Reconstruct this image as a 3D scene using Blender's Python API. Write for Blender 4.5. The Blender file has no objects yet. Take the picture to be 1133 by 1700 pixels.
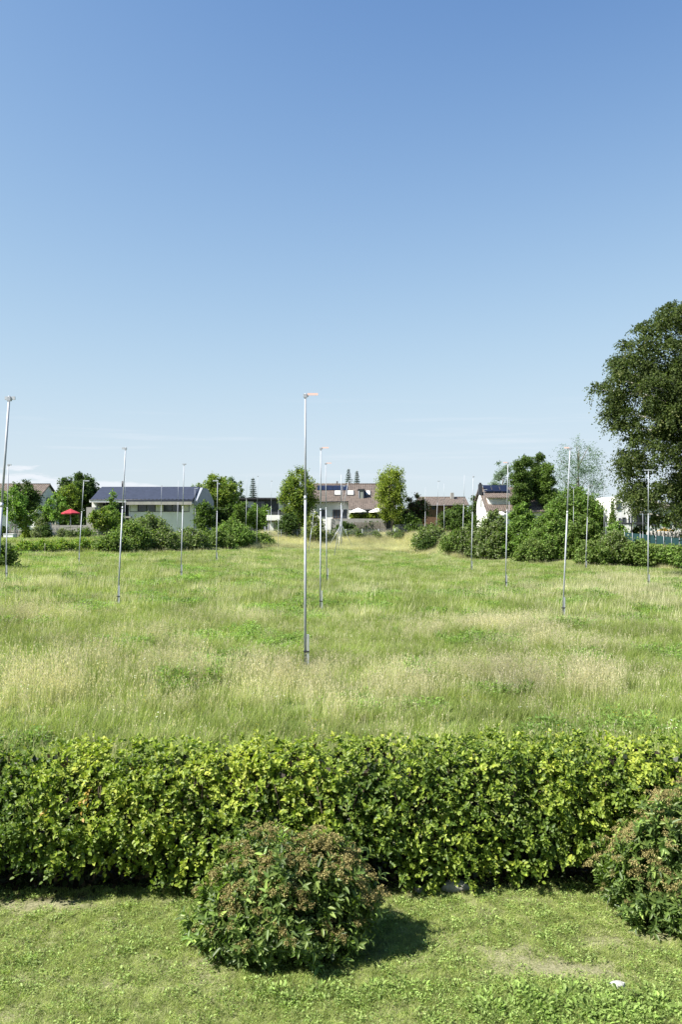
import bpy, math, random
import numpy as np
from mathutils import Vector
R = math.radians
rng = np.random.default_rng(7)
random.seed(7)

# ------------------------------------------------------------------ camera, world, sun, exposure
scn = bpy.context.scene
COL = scn.collection
F, U0, VH, H = 1322.0, 566.5, 862.0, 4.5      # focal length in photo pixels, centre column, horizon row, eye height
cam_d = bpy.data.cameras.new('camera'); cam = bpy.data.objects.new('camera', cam_d); COL.objects.link(cam)
cam.location = (0, 0, H); cam.rotation_euler = (R(90), 0, 0)
cam_d.sensor_fit = 'VERTICAL'; cam_d.sensor_height = 36; cam_d.lens = 36 * F / 1700
cam_d.shift_y = 12 / 1700
cam_d.clip_start = 0.1; cam_d.clip_end = 6000
scn.camera = cam

SUN_EL = 49.0
SUN_TRAVEL = 23.0                              # light travels to +x, turned this much towards +y
st = R(SUN_TRAVEL)
travel = Vector((math.cos(st) * math.cos(R(SUN_EL)), math.sin(st) * math.cos(R(SUN_EL)), -math.sin(R(SUN_EL))))
sd = bpy.data.lights.new('sun', 'SUN'); sd.energy = 4.6; sd.angle = R(0.5); sd.color = (1.0, 0.95, 0.87)
sun = bpy.data.objects.new('sun', sd); COL.objects.link(sun)
sun.rotation_euler = travel.to_track_quat('-Z', 'Y').to_euler(); sun.location = (-20, -10, 30)

world = bpy.data.worlds.new('World'); scn.world = world; world.use_nodes = True
wn = world.node_tree; wn.nodes.clear()
def WN(t, **k):
    n = wn.nodes.new(t)
    for a, b in k.items(): setattr(n, a, b)
    return n
sky = WN('ShaderNodeTexSky', sky_type='NISHITA', sun_disc=False)
sky.sun_elevation = R(SUN_EL); sky.sun_rotation = math.atan2(-travel.x, -travel.y)
sky.altitude = 0; sky.air_density = 1.0; sky.dust_density = 0.25; sky.ozone_density = 1.6
hsv = WN('ShaderNodeHueSaturation'); hsv.inputs['Saturation'].default_value = 0.96; hsv.inputs['Value'].default_value = 1.0
wn.links.new(sky.outputs[0], hsv.inputs['Color'])
tc = WN('ShaderNodeTexCoord'); sep = WN('ShaderNodeSeparateXYZ'); wn.links.new(tc.outputs['Generated'], sep.inputs[0])
def wmath(op, a, b=None, clamp=False):
    n = WN('ShaderNodeMath', operation=op, use_clamp=clamp)
    for i, v in enumerate((a, b)):
        if v is None: continue
        if isinstance(v, (int, float)): n.inputs[i].default_value = v
        else: wn.links.new(v, n.inputs[i])
    return n.outputs[0]
# low bank of cumulus near the horizon and thin high wisps, fixed in the sky by direction
mp = WN('ShaderNodeMapping'); mp.inputs['Scale'].default_value = (9, 9, 42)
wn.links.new(tc.outputs['Generated'], mp.inputs[0])
nz = WN('ShaderNodeTexNoise'); nz.inputs['Scale'].default_value = 1.6; nz.inputs['Detail'].default_value = 6; nz.inputs['Roughness'].default_value = .55
wn.links.new(mp.outputs[0], nz.inputs['Vector'])
top = wmath('ADD', wmath('MULTIPLY', nz.outputs[0], 0.07), 0.001)       # height of the bank's top edge
left = wmath('MULTIPLY', wmath('ADD', sep.outputs['X'], 0.2), -0.09)
top = wmath('ADD', top, left)
bank = wmath('MULTIPLY', wmath('SUBTRACT', top, sep.outputs['Z']), 160, clamp=True)
bank = wmath('MULTIPLY', bank, wmath('GREATER_THAN', sep.outputs['Z'], -0.05))
bank = wmath('MULTIPLY', bank, 0.8)
mp2 = WN('ShaderNodeMapping'); mp2.inputs['Scale'].default_value = (2.2, 2.2, 42); mp2.inputs['Location'].default_value = (4.3, 1.2, 0)
mp2.inputs['Rotation'].default_value = (0, R(2.0), 0)
wn.links.new(tc.outputs['Generated'], mp2.inputs[0])
nz2 = WN('ShaderNodeTexNoise'); nz2.inputs['Scale'].default_value = 2.0; nz2.inputs['Detail'].default_value = 7
wn.links.new(mp2.outputs[0], nz2.inputs['Vector'])
wsp = wmath('MULTIPLY', wmath('SUBTRACT', nz2.outputs[0], 0.56), 2.2, clamp=True)
lowm = wmath('SUBTRACT', 1.0, wmath('MULTIPLY', wmath('ABSOLUTE', wmath('SUBTRACT', sep.outputs['Z'], 0.09)), 14), clamp=True)
wsp = wmath('MULTIPLY', wsp, lowm)
mx = WN('ShaderNodeMix', data_type='RGBA')
wn.links.new(wmath('MAXIMUM', bank, wsp), mx.inputs[0])
srgb = WN('ShaderNodeSeparateColor'); wn.links.new(hsv.outputs[0], srgb.inputs[0]); crgb = WN('ShaderNodeCombineColor')
for i_, (a_, k_, c_) in enumerate(((.73, .58, .64), (.84, .55, .86), (.93, .60, 1.18))):       # film response of the sky, channel by channel
    e_ = wmath('POWER', math.e, wmath('MULTIPLY', wmath('SUBTRACT', srgb.outputs[i_], c_), -k_))
    wn.links.new(wmath('MAXIMUM', wmath('MULTIPLY', wmath('SUBTRACT', 1.0, e_), a_ / .211), .25), crgb.inputs[i_])
wn.links.new(crgb.outputs[0], mx.inputs[6]); mx.inputs[7].default_value = (4.3, 4.5, 4.8, 1)
bg = WN('ShaderNodeBackground'); bg.inputs['Strength'].default_value = 0.08
wn.links.new(mx.outputs[2], bg.inputs['Color'])
wo = WN('ShaderNodeOutputWorld'); wn.links.new(bg.outputs[0], wo.inputs[0])

scn.view_settings.view_transform = 'Standard'; scn.view_settings.look = 'None'
scn.view_settings.gamma = 1; scn.view_settings.use_curve_mapping = False
scn.view_settings.exposure = 1.4
scn.render.engine = 'CYCLES'
scn.cycles.max_bounces = 6; scn.cycles.diffuse_bounces = 3; scn.cycles.transmission_bounces = 4
scn.cycles.transparent_max_bounces = 6; scn.cycles.caustics_reflective = False; scn.cycles.caustics_refractive = False

# ------------------------------------------------------------------ helpers
def X(u, D): return (u - U0) * D / F
def Z(v, D): return H - (v - VH) * D / F
def sm(a, b, t):
    t = np.clip((t - a) / (b - a), 0, 1); return t * t * (3 - 2 * t)
def vnoise(x, y, s, seed=0):
    """smooth value noise, vectorised"""
    x = np.asarray(x, float) / s + 137.3 + seed * 17.1; y = np.asarray(y, float) / s + 91.7 + seed * 5.3
    xi = np.floor(x); yi = np.floor(y); fx = x - xi; fy = y - yi
    fx = fx * fx * (3 - 2 * fx); fy = fy * fy * (3 - 2 * fy)
    def h(a, b):
        q = np.sin(a * 127.1 + b * 311.7 + seed * 74.7) * 43758.5453
        return q - np.floor(q)
    return (h(xi, yi) * (1 - fx) + h(xi + 1, yi) * fx) * (1 - fy) + (h(xi, yi + 1) * (1 - fx) + h(xi + 1, yi + 1) * fx) * fy
def bank_start(x):
    return np.interp(x, [-60, -38, -28, -18, -10, 9, 13, 20, 32, 60], [74, 79, 86, 97, 110, 109, 99, 93, 88, 84])
def g(x, y):
    x = np.asarray(x, float); y = np.asarray(y, float)
    base = -0.027 * np.clip(x, -70, 70) * sm(10.5, 20, y)
    base = base + 0.10 * (vnoise(x, y, 7, 1) - .5) * sm(11, 16, y) + 0.05 * (vnoise(x, y, 1.4, 2) - .5) + 0.02 * (vnoise(x, y, .5, 9) - .5)
    b = bank_start(x)
    k = sm(0, 1, (y - b) / 9.0)
    return base * (1 - k) + 2.0 * k
def gz(x, y): return float(g(x, y))

def tag(o, label=None, cat=None, group=None, kind=None):
    for k, v in (('label', label), ('category', cat), ('group', group), ('kind', kind)):
        if v: o[k] = v
    return o
def wl(o):
    p = Vector((0, 0, 0))
    while o is not None: p += o.location; o = o.parent
    return p
def thing(name, loc, label, cat, group=None):
    o = bpy.data.objects.new(name, None); COL.objects.link(o); o.location = loc; o.empty_display_size = .3
    return tag(o, label, cat, group)
def link(name, me, mat=None, parent=None, kind=None):
    o = bpy.data.objects.new(name, me); COL.objects.link(o)
    if mat and not me.materials: me.materials.append(mat)
    if parent: o.parent = parent
    if kind: o['kind'] = kind
    return o
class MB:
    """collects boxes, prisms and tubes given in world coordinates; build() links them as one mesh object"""
    def __init__(s): s.v = []; s.f = []; s.sm = []
    def poly(s, pts, faces, smooth=False):
        n = len(s.v); s.v += [tuple(p) for p in pts]
        for f in faces: s.f.append([n + i for i in f]); s.sm.append(smooth)
        return s
    def box(s, x0, x1, y0, y1, z0, z1):
        return s.poly([(x0,y0,z0),(x1,y0,z0),(x1,y1,z0),(x0,y1,z0),(x0,y0,z1),(x1,y0,z1),(x1,y1,z1),(x0,y1,z1)],
                      [(0,3,2,1),(4,5,6,7),(0,1,5,4),(1,2,6,5),(2,3,7,6),(3,0,4,7)])
    def prism(s, pts, vec):
        """polygon pts extruded by vec"""
        n = len(pts); a = [Vector(p) for p in pts]; b = [p + Vector(vec) for p in a]
        fs = [tuple(range(n)), tuple(range(2 * n - 1, n - 1, -1))] + [(i, n + i, n + (i + 1) % n, (i + 1) % n) for i in range(n)]
        return s.poly(a + b, fs)
    def tube(s, pts, rad, n=8, cap=True):
        pts = [Vector(p) for p in pts]
        if isinstance(rad, (int, float)): rad = [rad] * len(pts)
        base = len(s.v); up = Vector((0.013, 0.02, 1))
        for i, p in enumerate(pts):
            d = (pts[min(i + 1, len(pts) - 1)] - pts[max(i - 1, 0)]).normalized()
            a = d.cross(up if abs(d.dot(up)) < .95 else Vector((1, 0, 0))).normalized(); b = d.cross(a)
            for k in range(n):
                t = 2 * math.pi * k / n; s.v.append(tuple(p + (a * math.cos(t) + b * math.sin(t)) * rad[i]))
        for i in range(len(pts) - 1):
            for k in range(n):
                s.f.append([base + i * n + k, base + (i + 1) * n + k, base + (i + 1) * n + (k + 1) % n, base + i * n + (k + 1) % n]); s.sm.append(True)
        if cap:
            s.f.append([base + k for k in range(n)]); s.sm.append(False)
            s.f.append([base + (len(pts) - 1) * n + k for k in reversed(range(n))]); s.sm.append(False)
        return s
    def build(s, name, mat, parent=None, kind=None):
        o0 = wl(parent) if parent else Vector((0, 0, 0))
        me = bpy.data.meshes.new(name)
        me.from_pydata([(a - o0.x, b - o0.y, c - o0.z) for a, b, c in s.v], [], s.f)
        me.polygons.foreach_set('use_smooth', s.sm); me.update()
        return link(name, me, mat, parent, kind)

def raw_mesh(name, verts, quads, colors=None, off=(0, 0, 0)):
    """fast mesh from arrays of equal-sided faces; colours per vertex in attribute 'tint'"""
    me = bpy.data.meshes.new(name)
    verts = np.asarray(verts, np.float32) - np.asarray(off, np.float32); quads = np.asarray(quads, np.int32)
    me.vertices.add(len(verts)); me.vertices.foreach_set('co', verts.ravel())
    k = quads.shape[1]
    me.loops.add(quads.size); me.loops.foreach_set('vertex_index', quads.ravel())
    me.polygons.add(len(quads)); me.polygons.foreach_set('loop_start', np.arange(0, quads.size, k, dtype=np.int32))
    if colors is not None:
        at = me.attributes.new('tint', 'FLOAT_COLOR', 'POINT')
        c = np.ones((len(verts), 4), np.float32); c[:, :3] = colors; at.data.foreach_set('color', c.ravel())
    me.update(calc_edges=True); return me

def unit(a):
    return a / np.maximum(np.linalg.norm(a, axis=-1, keepdims=True), 1e-6)
def rnd(n): return unit(rng.normal(size=(n, 3)))
def leaf_geo(P, A, N, L, W, C, shape='hex', fold=.25):
    """leaves: P base, A direction along, N face normal, L length, W half width"""
    n = len(P); A = unit(A); S = unit(np.cross(A, N)); N = unit(np.cross(S, A))
    L = np.broadcast_to(np.asarray(L, float), (n,))[:, None]; W = np.broadcast_to(np.asarray(W, float), (n,))[:, None]
    if shape == 'hex':
        up = N * W * fold
        vs = np.stack([P, P + A * L * .3 + S * W + up, P + A * L * .68 + S * W * .75 + up, P + A * L - N * L * .08,
                       P + A * L * .68 - S * W * .75 + up, P + A * L * .3 - S * W + up], 1)
        q = np.array([[0, 1, 2, 3], [0, 3, 4, 5]]); m = 6
    else:
        vs = np.stack([P, P + A * L * .45 + S * W, P + A * L, P + A * L * .45 - S * W], 1); q = np.array([[0, 1, 2, 3]]); m = 4
    idx = (np.arange(n)[:, None, None] * m + q[None]).reshape(-1, 4)
    return vs.reshape(-1, 3), idx, np.repeat(C, m, axis=0)
def leaf_obj(name, geo, mat, parent, kind=None):
    v, q, c = geo; o0 = wl(parent) if parent else (0, 0, 0)
    me = raw_mesh(name, v, q, c, off=tuple(o0)); return link(name, me, mat, parent, kind)

# ------------------------------------------------------------------ materials
def new_mat(name):
    m = bpy.data.materials.new(name); m.use_nodes = True; m.node_tree.nodes.clear(); return m, m.node_tree
def N_(nt, t, **k):
    n = nt.nodes.new(t)
    for a, b in k.items(): setattr(n, a, b)
    return n
def leaf_mat(name, trans=.35, rough=.45, gloss=.25, noise_scale=0, tcol=(1.0, 1.15, .45)):
    m, nt = new_mat(name); L = nt.links.new
    at = N_(nt, 'ShaderNodeAttribute', attribute_name='tint')
    col = at.outputs['Color']
    if noise_scale:
        ge = N_(nt, 'ShaderNodeNewGeometry'); nn = N_(nt, 'ShaderNodeTexNoise'); nn.inputs['Scale'].default_value = noise_scale; nn.inputs['Detail'].default_value = 3
        L(ge.outputs['Position'], nn.inputs['Vector'])
        mr = N_(nt, 'ShaderNodeMapRange'); mr.inputs[1].default_value = .3; mr.inputs[2].default_value = .7; mr.inputs[3].default_value = .72; mr.inputs[4].default_value = 1.25
        L(nn.outputs[0], mr.inputs[0])
        vm = N_(nt, 'ShaderNodeVectorMath', operation='SCALE'); L(col, vm.inputs[0]); L(mr.outputs[0], vm.inputs['Scale']); col = vm.outputs[0]
    pr = N_(nt, 'ShaderNodeBsdfPrincipled'); pr.inputs['Roughness'].default_value = rough; pr.inputs['Specular IOR Level'].default_value = gloss
    L(col, pr.inputs['Base Color'])
    tm = N_(nt, 'ShaderNodeMix', data_type='RGBA', blend_type='MULTIPLY'); tm.inputs[0].default_value = 1; L(col, tm.inputs[6]); tm.inputs[7].default_value = (*[2.0 * t for t in tcol], 1)
    tr = N_(nt, 'ShaderNodeBsdfTranslucent'); L(tm.outputs[2], tr.inputs[0])
    mi = N_(nt, 'ShaderNodeMixShader'); mi.inputs[0].default_value = trans; L(pr.outputs[0], mi.inputs[1]); L(tr.outputs[0], mi.inputs[2])
    o = N_(nt, 'ShaderNodeOutputMaterial'); L(mi.outputs[0], o.inputs[0]); return m
def mat(name, c1, c2=None, rough=.7, scale=3.0, metal=0, bump=0, spec=.4, detail=4, aniso=(1, 1, 1)):
    m, nt = new_mat(name); L = nt.links.new
    pr = N_(nt, 'ShaderNodeBsdfPrincipled'); pr.inputs['Roughness'].default_value = rough; pr.inputs['Metallic'].default_value = metal; pr.inputs['Specular IOR Level'].default_value = spec
    ge = N_(nt, 'ShaderNodeNewGeometry'); mp = N_(nt, 'ShaderNodeMapping'); mp.inputs['Scale'].default_value = aniso; L(ge.outputs['Position'], mp.inputs[0])
    nn = N_(nt, 'ShaderNodeTexNoise'); nn.inputs['Scale'].default_value = scale; nn.inputs['Detail'].default_value = detail; L(mp.outputs[0], nn.inputs['Vector'])
    cr = N_(nt, 'ShaderNodeMix', data_type='RGBA'); cr.inputs[6].default_value = (*c1, 1); cr.inputs[7].default_value = (*(c2 or [c * .8 for c in c1]), 1)
    mr = N_(nt, 'ShaderNodeMapRange'); mr.inputs[1].default_value = .35; mr.inputs[2].default_value = .65; L(nn.outputs[0], mr.inputs[0]); L(mr.outputs[0], cr.inputs[0])
    L(cr.outputs[2], pr.inputs['Base Color'])
    if bump:
        b = N_(nt, 'ShaderNodeBump'); b.inputs['Strength'].default_value = bump; b.inputs['Distance'].default_value = .03; L(nn.outputs[0], b.inputs['Height']); L(b.outputs[0], pr.inputs['Normal'])
    o = N_(nt, 'ShaderNodeOutputMaterial'); L(pr.outputs[0], o.inputs[0]); return m
def tile_mat(name, c1, c2, px=.30, pz=.34):
    """clay roof tiles: courses and columns with relief, every tile its own tone"""
    m, nt = new_mat(name); L = nt.links.new
    ge = N_(nt, 'ShaderNodeNewGeometry'); mp = N_(nt, 'ShaderNodeMapping'); mp.inputs['Scale'].default_value = (1 / px, 1 / px, 1 / px)
    L(ge.outputs['Position'], mp.inputs[0]); sp = N_(nt, 'ShaderNodeSeparateXYZ'); L(mp.outputs[0], sp.inputs[0])
    def M(op, a, b=None):
        n = N_(nt, 'ShaderNodeMath', operation=op)
        for i, v in enumerate((a, b)):
            if v is None: continue
            if isinstance(v, (int, float)): n.inputs[i].default_value = v
            else: L(v, n.inputs[i])
        return n.outputs[0]
    row = M('FLOOR', M('MULTIPLY', sp.outputs['Z'], 1.7)); colm = M('FLOOR', sp.outputs['X'])
    cb = N_(nt, 'ShaderNodeCombineXYZ'); L(row, cb.inputs[0]); L(colm, cb.inputs[1])
    wnz = N_(nt, 'ShaderNodeTexWhiteNoise', noise_dimensions='3D'); L(cb.outputs[0], wnz.inputs[0])
    mx = N_(nt, 'ShaderNodeMix', data_type='RGBA'); mx.inputs[6].default_value = (*c1, 1); mx.inputs[7].default_value = (*c2, 1); L(wnz.outputs[0], mx.inputs[0])
    fr = M('FRACT', M('MULTIPLY', sp.outputs['Z'], 1.7)); fx = M('FRACT', sp.outputs['X'])
    hgt = M('ADD', M('SUBTRACT', 1.0, fr), M('SINE', M('MULTIPLY', fx, math.pi)))
    b = N_(nt, 'ShaderNodeBump'); b.inputs['Strength'].default_value = .8; b.inputs['Distance'].default_value = .08; L(hgt, b.inputs['Height'])
    pr = N_(nt, 'ShaderNodeBsdfPrincipled'); pr.inputs['Roughness'].default_value = .8; L(mx.outputs[2], pr.inputs['Base Color']); L(b.outputs[0], pr.inputs['Normal'])
    o = N_(nt, 'ShaderNodeOutputMaterial'); L(pr.outputs[0], o.inputs[0]); return m

M_hedge = leaf_mat('hedge_leaf', .26, .48, .28)
M_shrub = leaf_mat('spirea_leaf', .28, .45, .35)
M_grass = leaf_mat('grass_blade', .36, .5, .2, noise_scale=.35, tcol=(1, 1.05, .6))
M_lawn = leaf_mat('lawn_blade', .30, .5, .2, noise_scale=7, tcol=(1, 1.05, .6))
M_fol = leaf_mat('tree_leaf', .30, .6, .14)
M_head = leaf_mat('dry_flower_head', .15, .8, .1, tcol=(1, .95, .6))
M_soil = mat('soil', (.17, .13, .085), (.26, .21, .14), .95, 9, bump=.6)
M_bark = mat('bark', (.11, .09, .07), (.2, .17, .14), .9, 6, bump=.5, aniso=(3, 3, .6))
M_twig = mat('twig_brown', (.05, .035, .022), (.1, .075, .05), .9, 12)
M_pale_bark = mat('pale_bark', (.35, .33, .29), (.5, .48, .43), .8, 6)
M_galv = mat('galvanised_steel', (.29, .31, .35), (.38, .40, .44), .55, 5, metal=.12, aniso=(8, 8, 1))
M_alu = mat('aluminium', (.42, .44, .48), (.52, .54, .58), .4, 9, metal=.4)
M_white = mat('white_render', (.78, .78, .76), (.70, .70, .67), .85, .8)
M_grey = mat('grey_and_shaded_render', (.27, .29, .33), (.24, .26, .29), .85, .8)  # grey of the dormer; also holds the solar house gable's painted shade
M_greyl = mat('light_concrete', (.33, .32, .29), (.26, .25, .23), .85, 2, bump=.2)
M_dark = mat('dark_cladding', (.035, .038, .045), (.05, .052, .06), .6, 2)
M_frame = mat('dark_window_frame', (.05, .052, .055), (.07, .07, .075), .5)
M_wframe = mat('white_window_frame', (.7, .7, .7), (.62, .62, .62), .5)
M_glass = mat('window_glass', (.03, .04, .055), (.06, .075, .10), .08, .7, spec=.45)
M_blind = mat('window_blind', (.62, .62, .58), (.55, .55, .5), .7, 1)
M_solar = mat('solar_panel_glass', (.009, .013, .03), (.013, .019, .042), .4, .6, spec=.25)
M_roofslate = mat('slate_roof', (.02, .026, .045), (.028, .035, .06), .6, 1.5)
M_tile = tile_mat('brown_roof_tiles', (.085, .066, .053), (.135, .106, .087))
M_tile_grey = tile_mat('grey_brown_roof_tiles', (.085, .065, .052), (.14, .108, .088))
M_wood = mat('weathered_wood', (.22, .2, .17), (.13, .11, .09), .9, 4, aniso=(6, 6, .5))
M_brownwood = mat('brown_wood', (.14, .075, .04), (.09, .05, .03), .8, 4)
M_canvas = mat('white_canvas', (.8, .79, .76), (.74, .73, .7), .8, 2)
M_red = mat('red_canvas', (.36, .03, .045), (.30, .025, .04), .8, 2)
M_pink = mat('pale_red_marker', (.8, .56, .5), (.75, .5, .45), .6, 2)
M_stone = mat('grey_stone', (.38, .36, .33), (.22, .21, .19), .9, 14, bump=.6)
M_teal = mat('teal_netting', (.03, .09, .10), (.04, .11, .115), .8, 3)
M_black = mat('dark_metal', (.03, .03, .035), (.04, .04, .045), .5)
M_plastic = mat('white_plastic', (.8, .8, .82), (.72, .72, .74), .4)

# ------------------------------------------------------------------ ground (one sheet to the horizon)
gm, nt = new_mat('ground_earth'); Lk = nt.links.new
ge = N_(nt, 'ShaderNodeNewGeometry'); sp = N_(nt, 'ShaderNodeSeparateXYZ'); Lk(ge.outputs['Position'], sp.inputs[0])
n1 = N_(nt, 'ShaderNodeTexNoise'); n1.inputs['Scale'].default_value = .6; n1.inputs['Detail'].default_value = 8; Lk(ge.outputs['Position'], n1.inputs['Vector'])
n2 = N_(nt, 'ShaderNodeTexNoise'); n2.inputs['Scale'].default_value = 40; n2.inputs['Detail'].default_value = 5; Lk(ge.outputs['Position'], n2.inputs['Vector'])
ca = N_(nt, 'ShaderNodeValToRGB'); ca.color_ramp.elements[0].color = (.13, .13, .07, 1); ca.color_ramp.elements[1].color = (.26, .25, .15, 1); ca.color_ramp.elements[0].position = .3; ca.color_ramp.elements[1].position = .7
Lk(n2.outputs[0], ca.inputs[0])
cbm = N_(nt, 'ShaderNodeValToRGB'); cbm.color_ramp.elements[0].color = (.07, .11, .03, 1); cbm.color_ramp.elements[1].color = (.17, .19, .07, 1); cbm.color_ramp.elements[0].position = .35; cbm.color_ramp.elements[1].position = .65
Lk(n1.outputs[0], cbm.inputs[0])
msk = N_(nt, 'ShaderNodeMapRange'); msk.inputs[1].default_value = 10.4; msk.inputs[2].default_value = 13; Lk(sp.outputs['Y'], msk.inputs[0])
mxg = N_(nt, 'ShaderNodeMix', data_type='RGBA'); Lk(msk.outputs[0], mxg.inputs[0]); Lk(ca.outputs[0], mxg.inputs[6]); Lk(cbm.outputs[0], mxg.inputs[7])
# strip of dark leaf litter under the hedge, its shade painted into the colour
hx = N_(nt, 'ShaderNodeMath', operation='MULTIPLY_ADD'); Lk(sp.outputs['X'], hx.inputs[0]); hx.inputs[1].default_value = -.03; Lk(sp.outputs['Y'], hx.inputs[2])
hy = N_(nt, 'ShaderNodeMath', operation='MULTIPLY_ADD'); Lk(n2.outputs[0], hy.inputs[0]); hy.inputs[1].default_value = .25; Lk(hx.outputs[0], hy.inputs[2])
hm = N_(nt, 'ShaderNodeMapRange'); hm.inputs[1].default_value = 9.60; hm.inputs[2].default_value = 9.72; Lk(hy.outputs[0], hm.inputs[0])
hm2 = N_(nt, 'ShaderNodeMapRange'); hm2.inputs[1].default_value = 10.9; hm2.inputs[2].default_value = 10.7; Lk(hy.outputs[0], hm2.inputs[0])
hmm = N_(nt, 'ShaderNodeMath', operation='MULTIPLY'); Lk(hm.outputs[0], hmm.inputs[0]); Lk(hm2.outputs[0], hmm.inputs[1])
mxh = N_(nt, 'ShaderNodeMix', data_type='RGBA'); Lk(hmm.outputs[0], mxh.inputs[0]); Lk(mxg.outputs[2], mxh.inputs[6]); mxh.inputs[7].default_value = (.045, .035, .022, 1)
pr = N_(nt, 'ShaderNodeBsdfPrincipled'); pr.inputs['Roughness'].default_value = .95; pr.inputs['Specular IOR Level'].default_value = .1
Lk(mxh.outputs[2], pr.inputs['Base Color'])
bp = N_(nt, 'ShaderNodeBump'); bp.inputs['Strength'].default_value = .7; bp.inputs['Distance'].default_value = .02; Lk(n2.outputs[0], bp.inputs['Height']); Lk(bp.outputs[0], pr.inputs['Normal'])
oo = N_(nt, 'ShaderNodeOutputMaterial'); Lk(pr.outputs[0], oo.inputs[0])
def axis(fine0, fine1, step, far):
    a = list(np.arange(fine0, fine1 + step, step)); s = step
    v = fine1
    while v < far: s *= 1.12; v += s; a.append(v)
    v = fine0; s = step; b = []
    while v > -far: s *= 1.12; v -= s; b.append(v)
    return np.array(b[::-1] + a)
xs = axis(-7, 7, .12, 2600); ys = axis(5, 14, .12, 2600)
gx, gy = np.meshgrid(xs, ys); gv = np.stack([gx, gy, g(gx, gy)], -1).reshape(-1, 3)
nx, ny = len(xs), len(ys); ii, jj = np.meshgrid(np.arange(nx - 1), np.arange(ny - 1)); b0 = (jj * nx + ii).ravel()
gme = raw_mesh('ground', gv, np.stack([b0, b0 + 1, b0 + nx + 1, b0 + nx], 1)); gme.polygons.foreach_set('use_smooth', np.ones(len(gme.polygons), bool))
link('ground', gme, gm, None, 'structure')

# ------------------------------------------------------------------ grass: tufts scattered by geometry nodes
def pick(cols, n, var=.22):
    cols = np.array(cols); c = cols[rng.integers(0, len(cols), n)]
    return c * (1 + rng.normal(0, var, (n, 1))).clip(.5, 1.6)
def blades(n, rad, h0, h1, w, cols, lean=.35, curl=.4, seg=3):
    """curved tapering blades around the origin; returns verts, quads, colours"""
    a = rng.uniform(0, 2 * np.pi, n); r = rad * np.sqrt(rng.uniform(0, 1, n))
    base = np.stack([np.cos(a) * r, np.sin(a) * r, np.full(n, -.02)], 1)
    h = rng.uniform(h0, h1, n); t = rng.uniform(0, 2 * np.pi, n); d = np.stack([np.cos(t), np.sin(t), np.zeros(n)], 1)
    ln = np.abs(rng.normal(0, lean, n)); cu = np.abs(rng.normal(0, curl, n)); s = np.stack([-np.sin(t), np.cos(t), np.zeros(n)], 1)
    V = []; C = []; col = pick(cols, n)
    for k in range(seg + 1):
        f = k / seg; p = base + d * (h * (ln * f + cu * f * f))[:, None]; p[:, 2] += h * f * (1 - .25 * cu * f)
        ww = (w * (1 - f * .85) * .5) * rng.uniform(.8, 1.2, n) if k < seg else np.full(n, w * .06)
        V += [p - s * ww[:, None], p + s * ww[:, None]]; C += [col, col]
    V = np.stack(V, 1); C = np.stack(C, 1); m = 2 * (seg + 1)
    q = np.array([[2 * k, 2 * k + 1, 2 * k + 3, 2 * k + 2] for k in range(seg)])
    return V.reshape(-1, 3), (np.arange(n)[:, None, None] * m + q[None]).reshape(-1, 4), C.reshape(-1, 3)
def join(*gs):
    V = []; Q = []; C = []; o = 0
    for v, q, c in gs: V.append(v); Q.append(q + o); C.append(c); o += len(v)
    return np.concatenate(V), np.concatenate(Q), np.concatenate(C)
GREEN = [(.18, .24, .055), (.215, .27, .068), (.14, .20, .042), (.255, .30, .095), (.19, .25, .058)]
OLIVE = [(.27, .28, .13), (.31, .31, .16), (.22, .24, .10)]
STRAW = [(.45, .43, .28), (.53, .50, .34), (.39, .38, .24), (.49, .46, .31)]
def seedheads(n, rad, h0, h1, w, hw, cols):
    st_ = blades(n, rad, h0, h1, w, cols, .16, .12, 2)
    v = st_[0].reshape(n, 6, 3); tip = (v[:, 4] + v[:, 5]) / 2; mid = (v[:, 2] + v[:, 3]) / 2; d = unit(tip - mid)
    k = 5; P = np.repeat(tip, k, 0) - np.repeat(d, k, 0) * (rng.uniform(0, .12, (n * k, 1)))
    c = pick([(.52, .48, .35), (.46, .42, .30), (.40, .36, .25)], n * k)
    hd = leaf_geo(P, np.repeat(d, k, 0) + rnd(n * k) * .35, rnd(n * k), rng.uniform(.03, .06, n * k), hw, c, 'quad')
    return join(st_, hd)
def weeds(n, rad, h, L, W, cols):
    a = rng.uniform(0, 2 * np.pi, n); r = rad * np.sqrt(rng.uniform(0, 1, n))
    P = np.stack([np.cos(a) * r, np.sin(a) * r, rng.uniform(0.1 * h, h, n)], 1)
    A = np.stack([np.cos(a), np.sin(a), rng.uniform(-.3, .8, n)], 1) + rnd(n) * .6
    Nn = np.array([0, 0, 1.]) + rnd(n) * .5
    return leaf_geo(P, A, Nn, L * rng.uniform(.6, 1.3, n), W * rng.uniform(.7, 1.2, n), pick(cols, n), 'hex')
tuft_src = []
def tuft_set(name, geos, m):
    c = bpy.data.collections.new(name)
    for i, ge_ in enumerate(geos):
        me = raw_mesh(name + '_tuft', *ge_); me.materials.append(m)
        o = bpy.data.objects.new('%s_%02d' % (name, i), me); c.objects.link(o)
    return c
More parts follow.
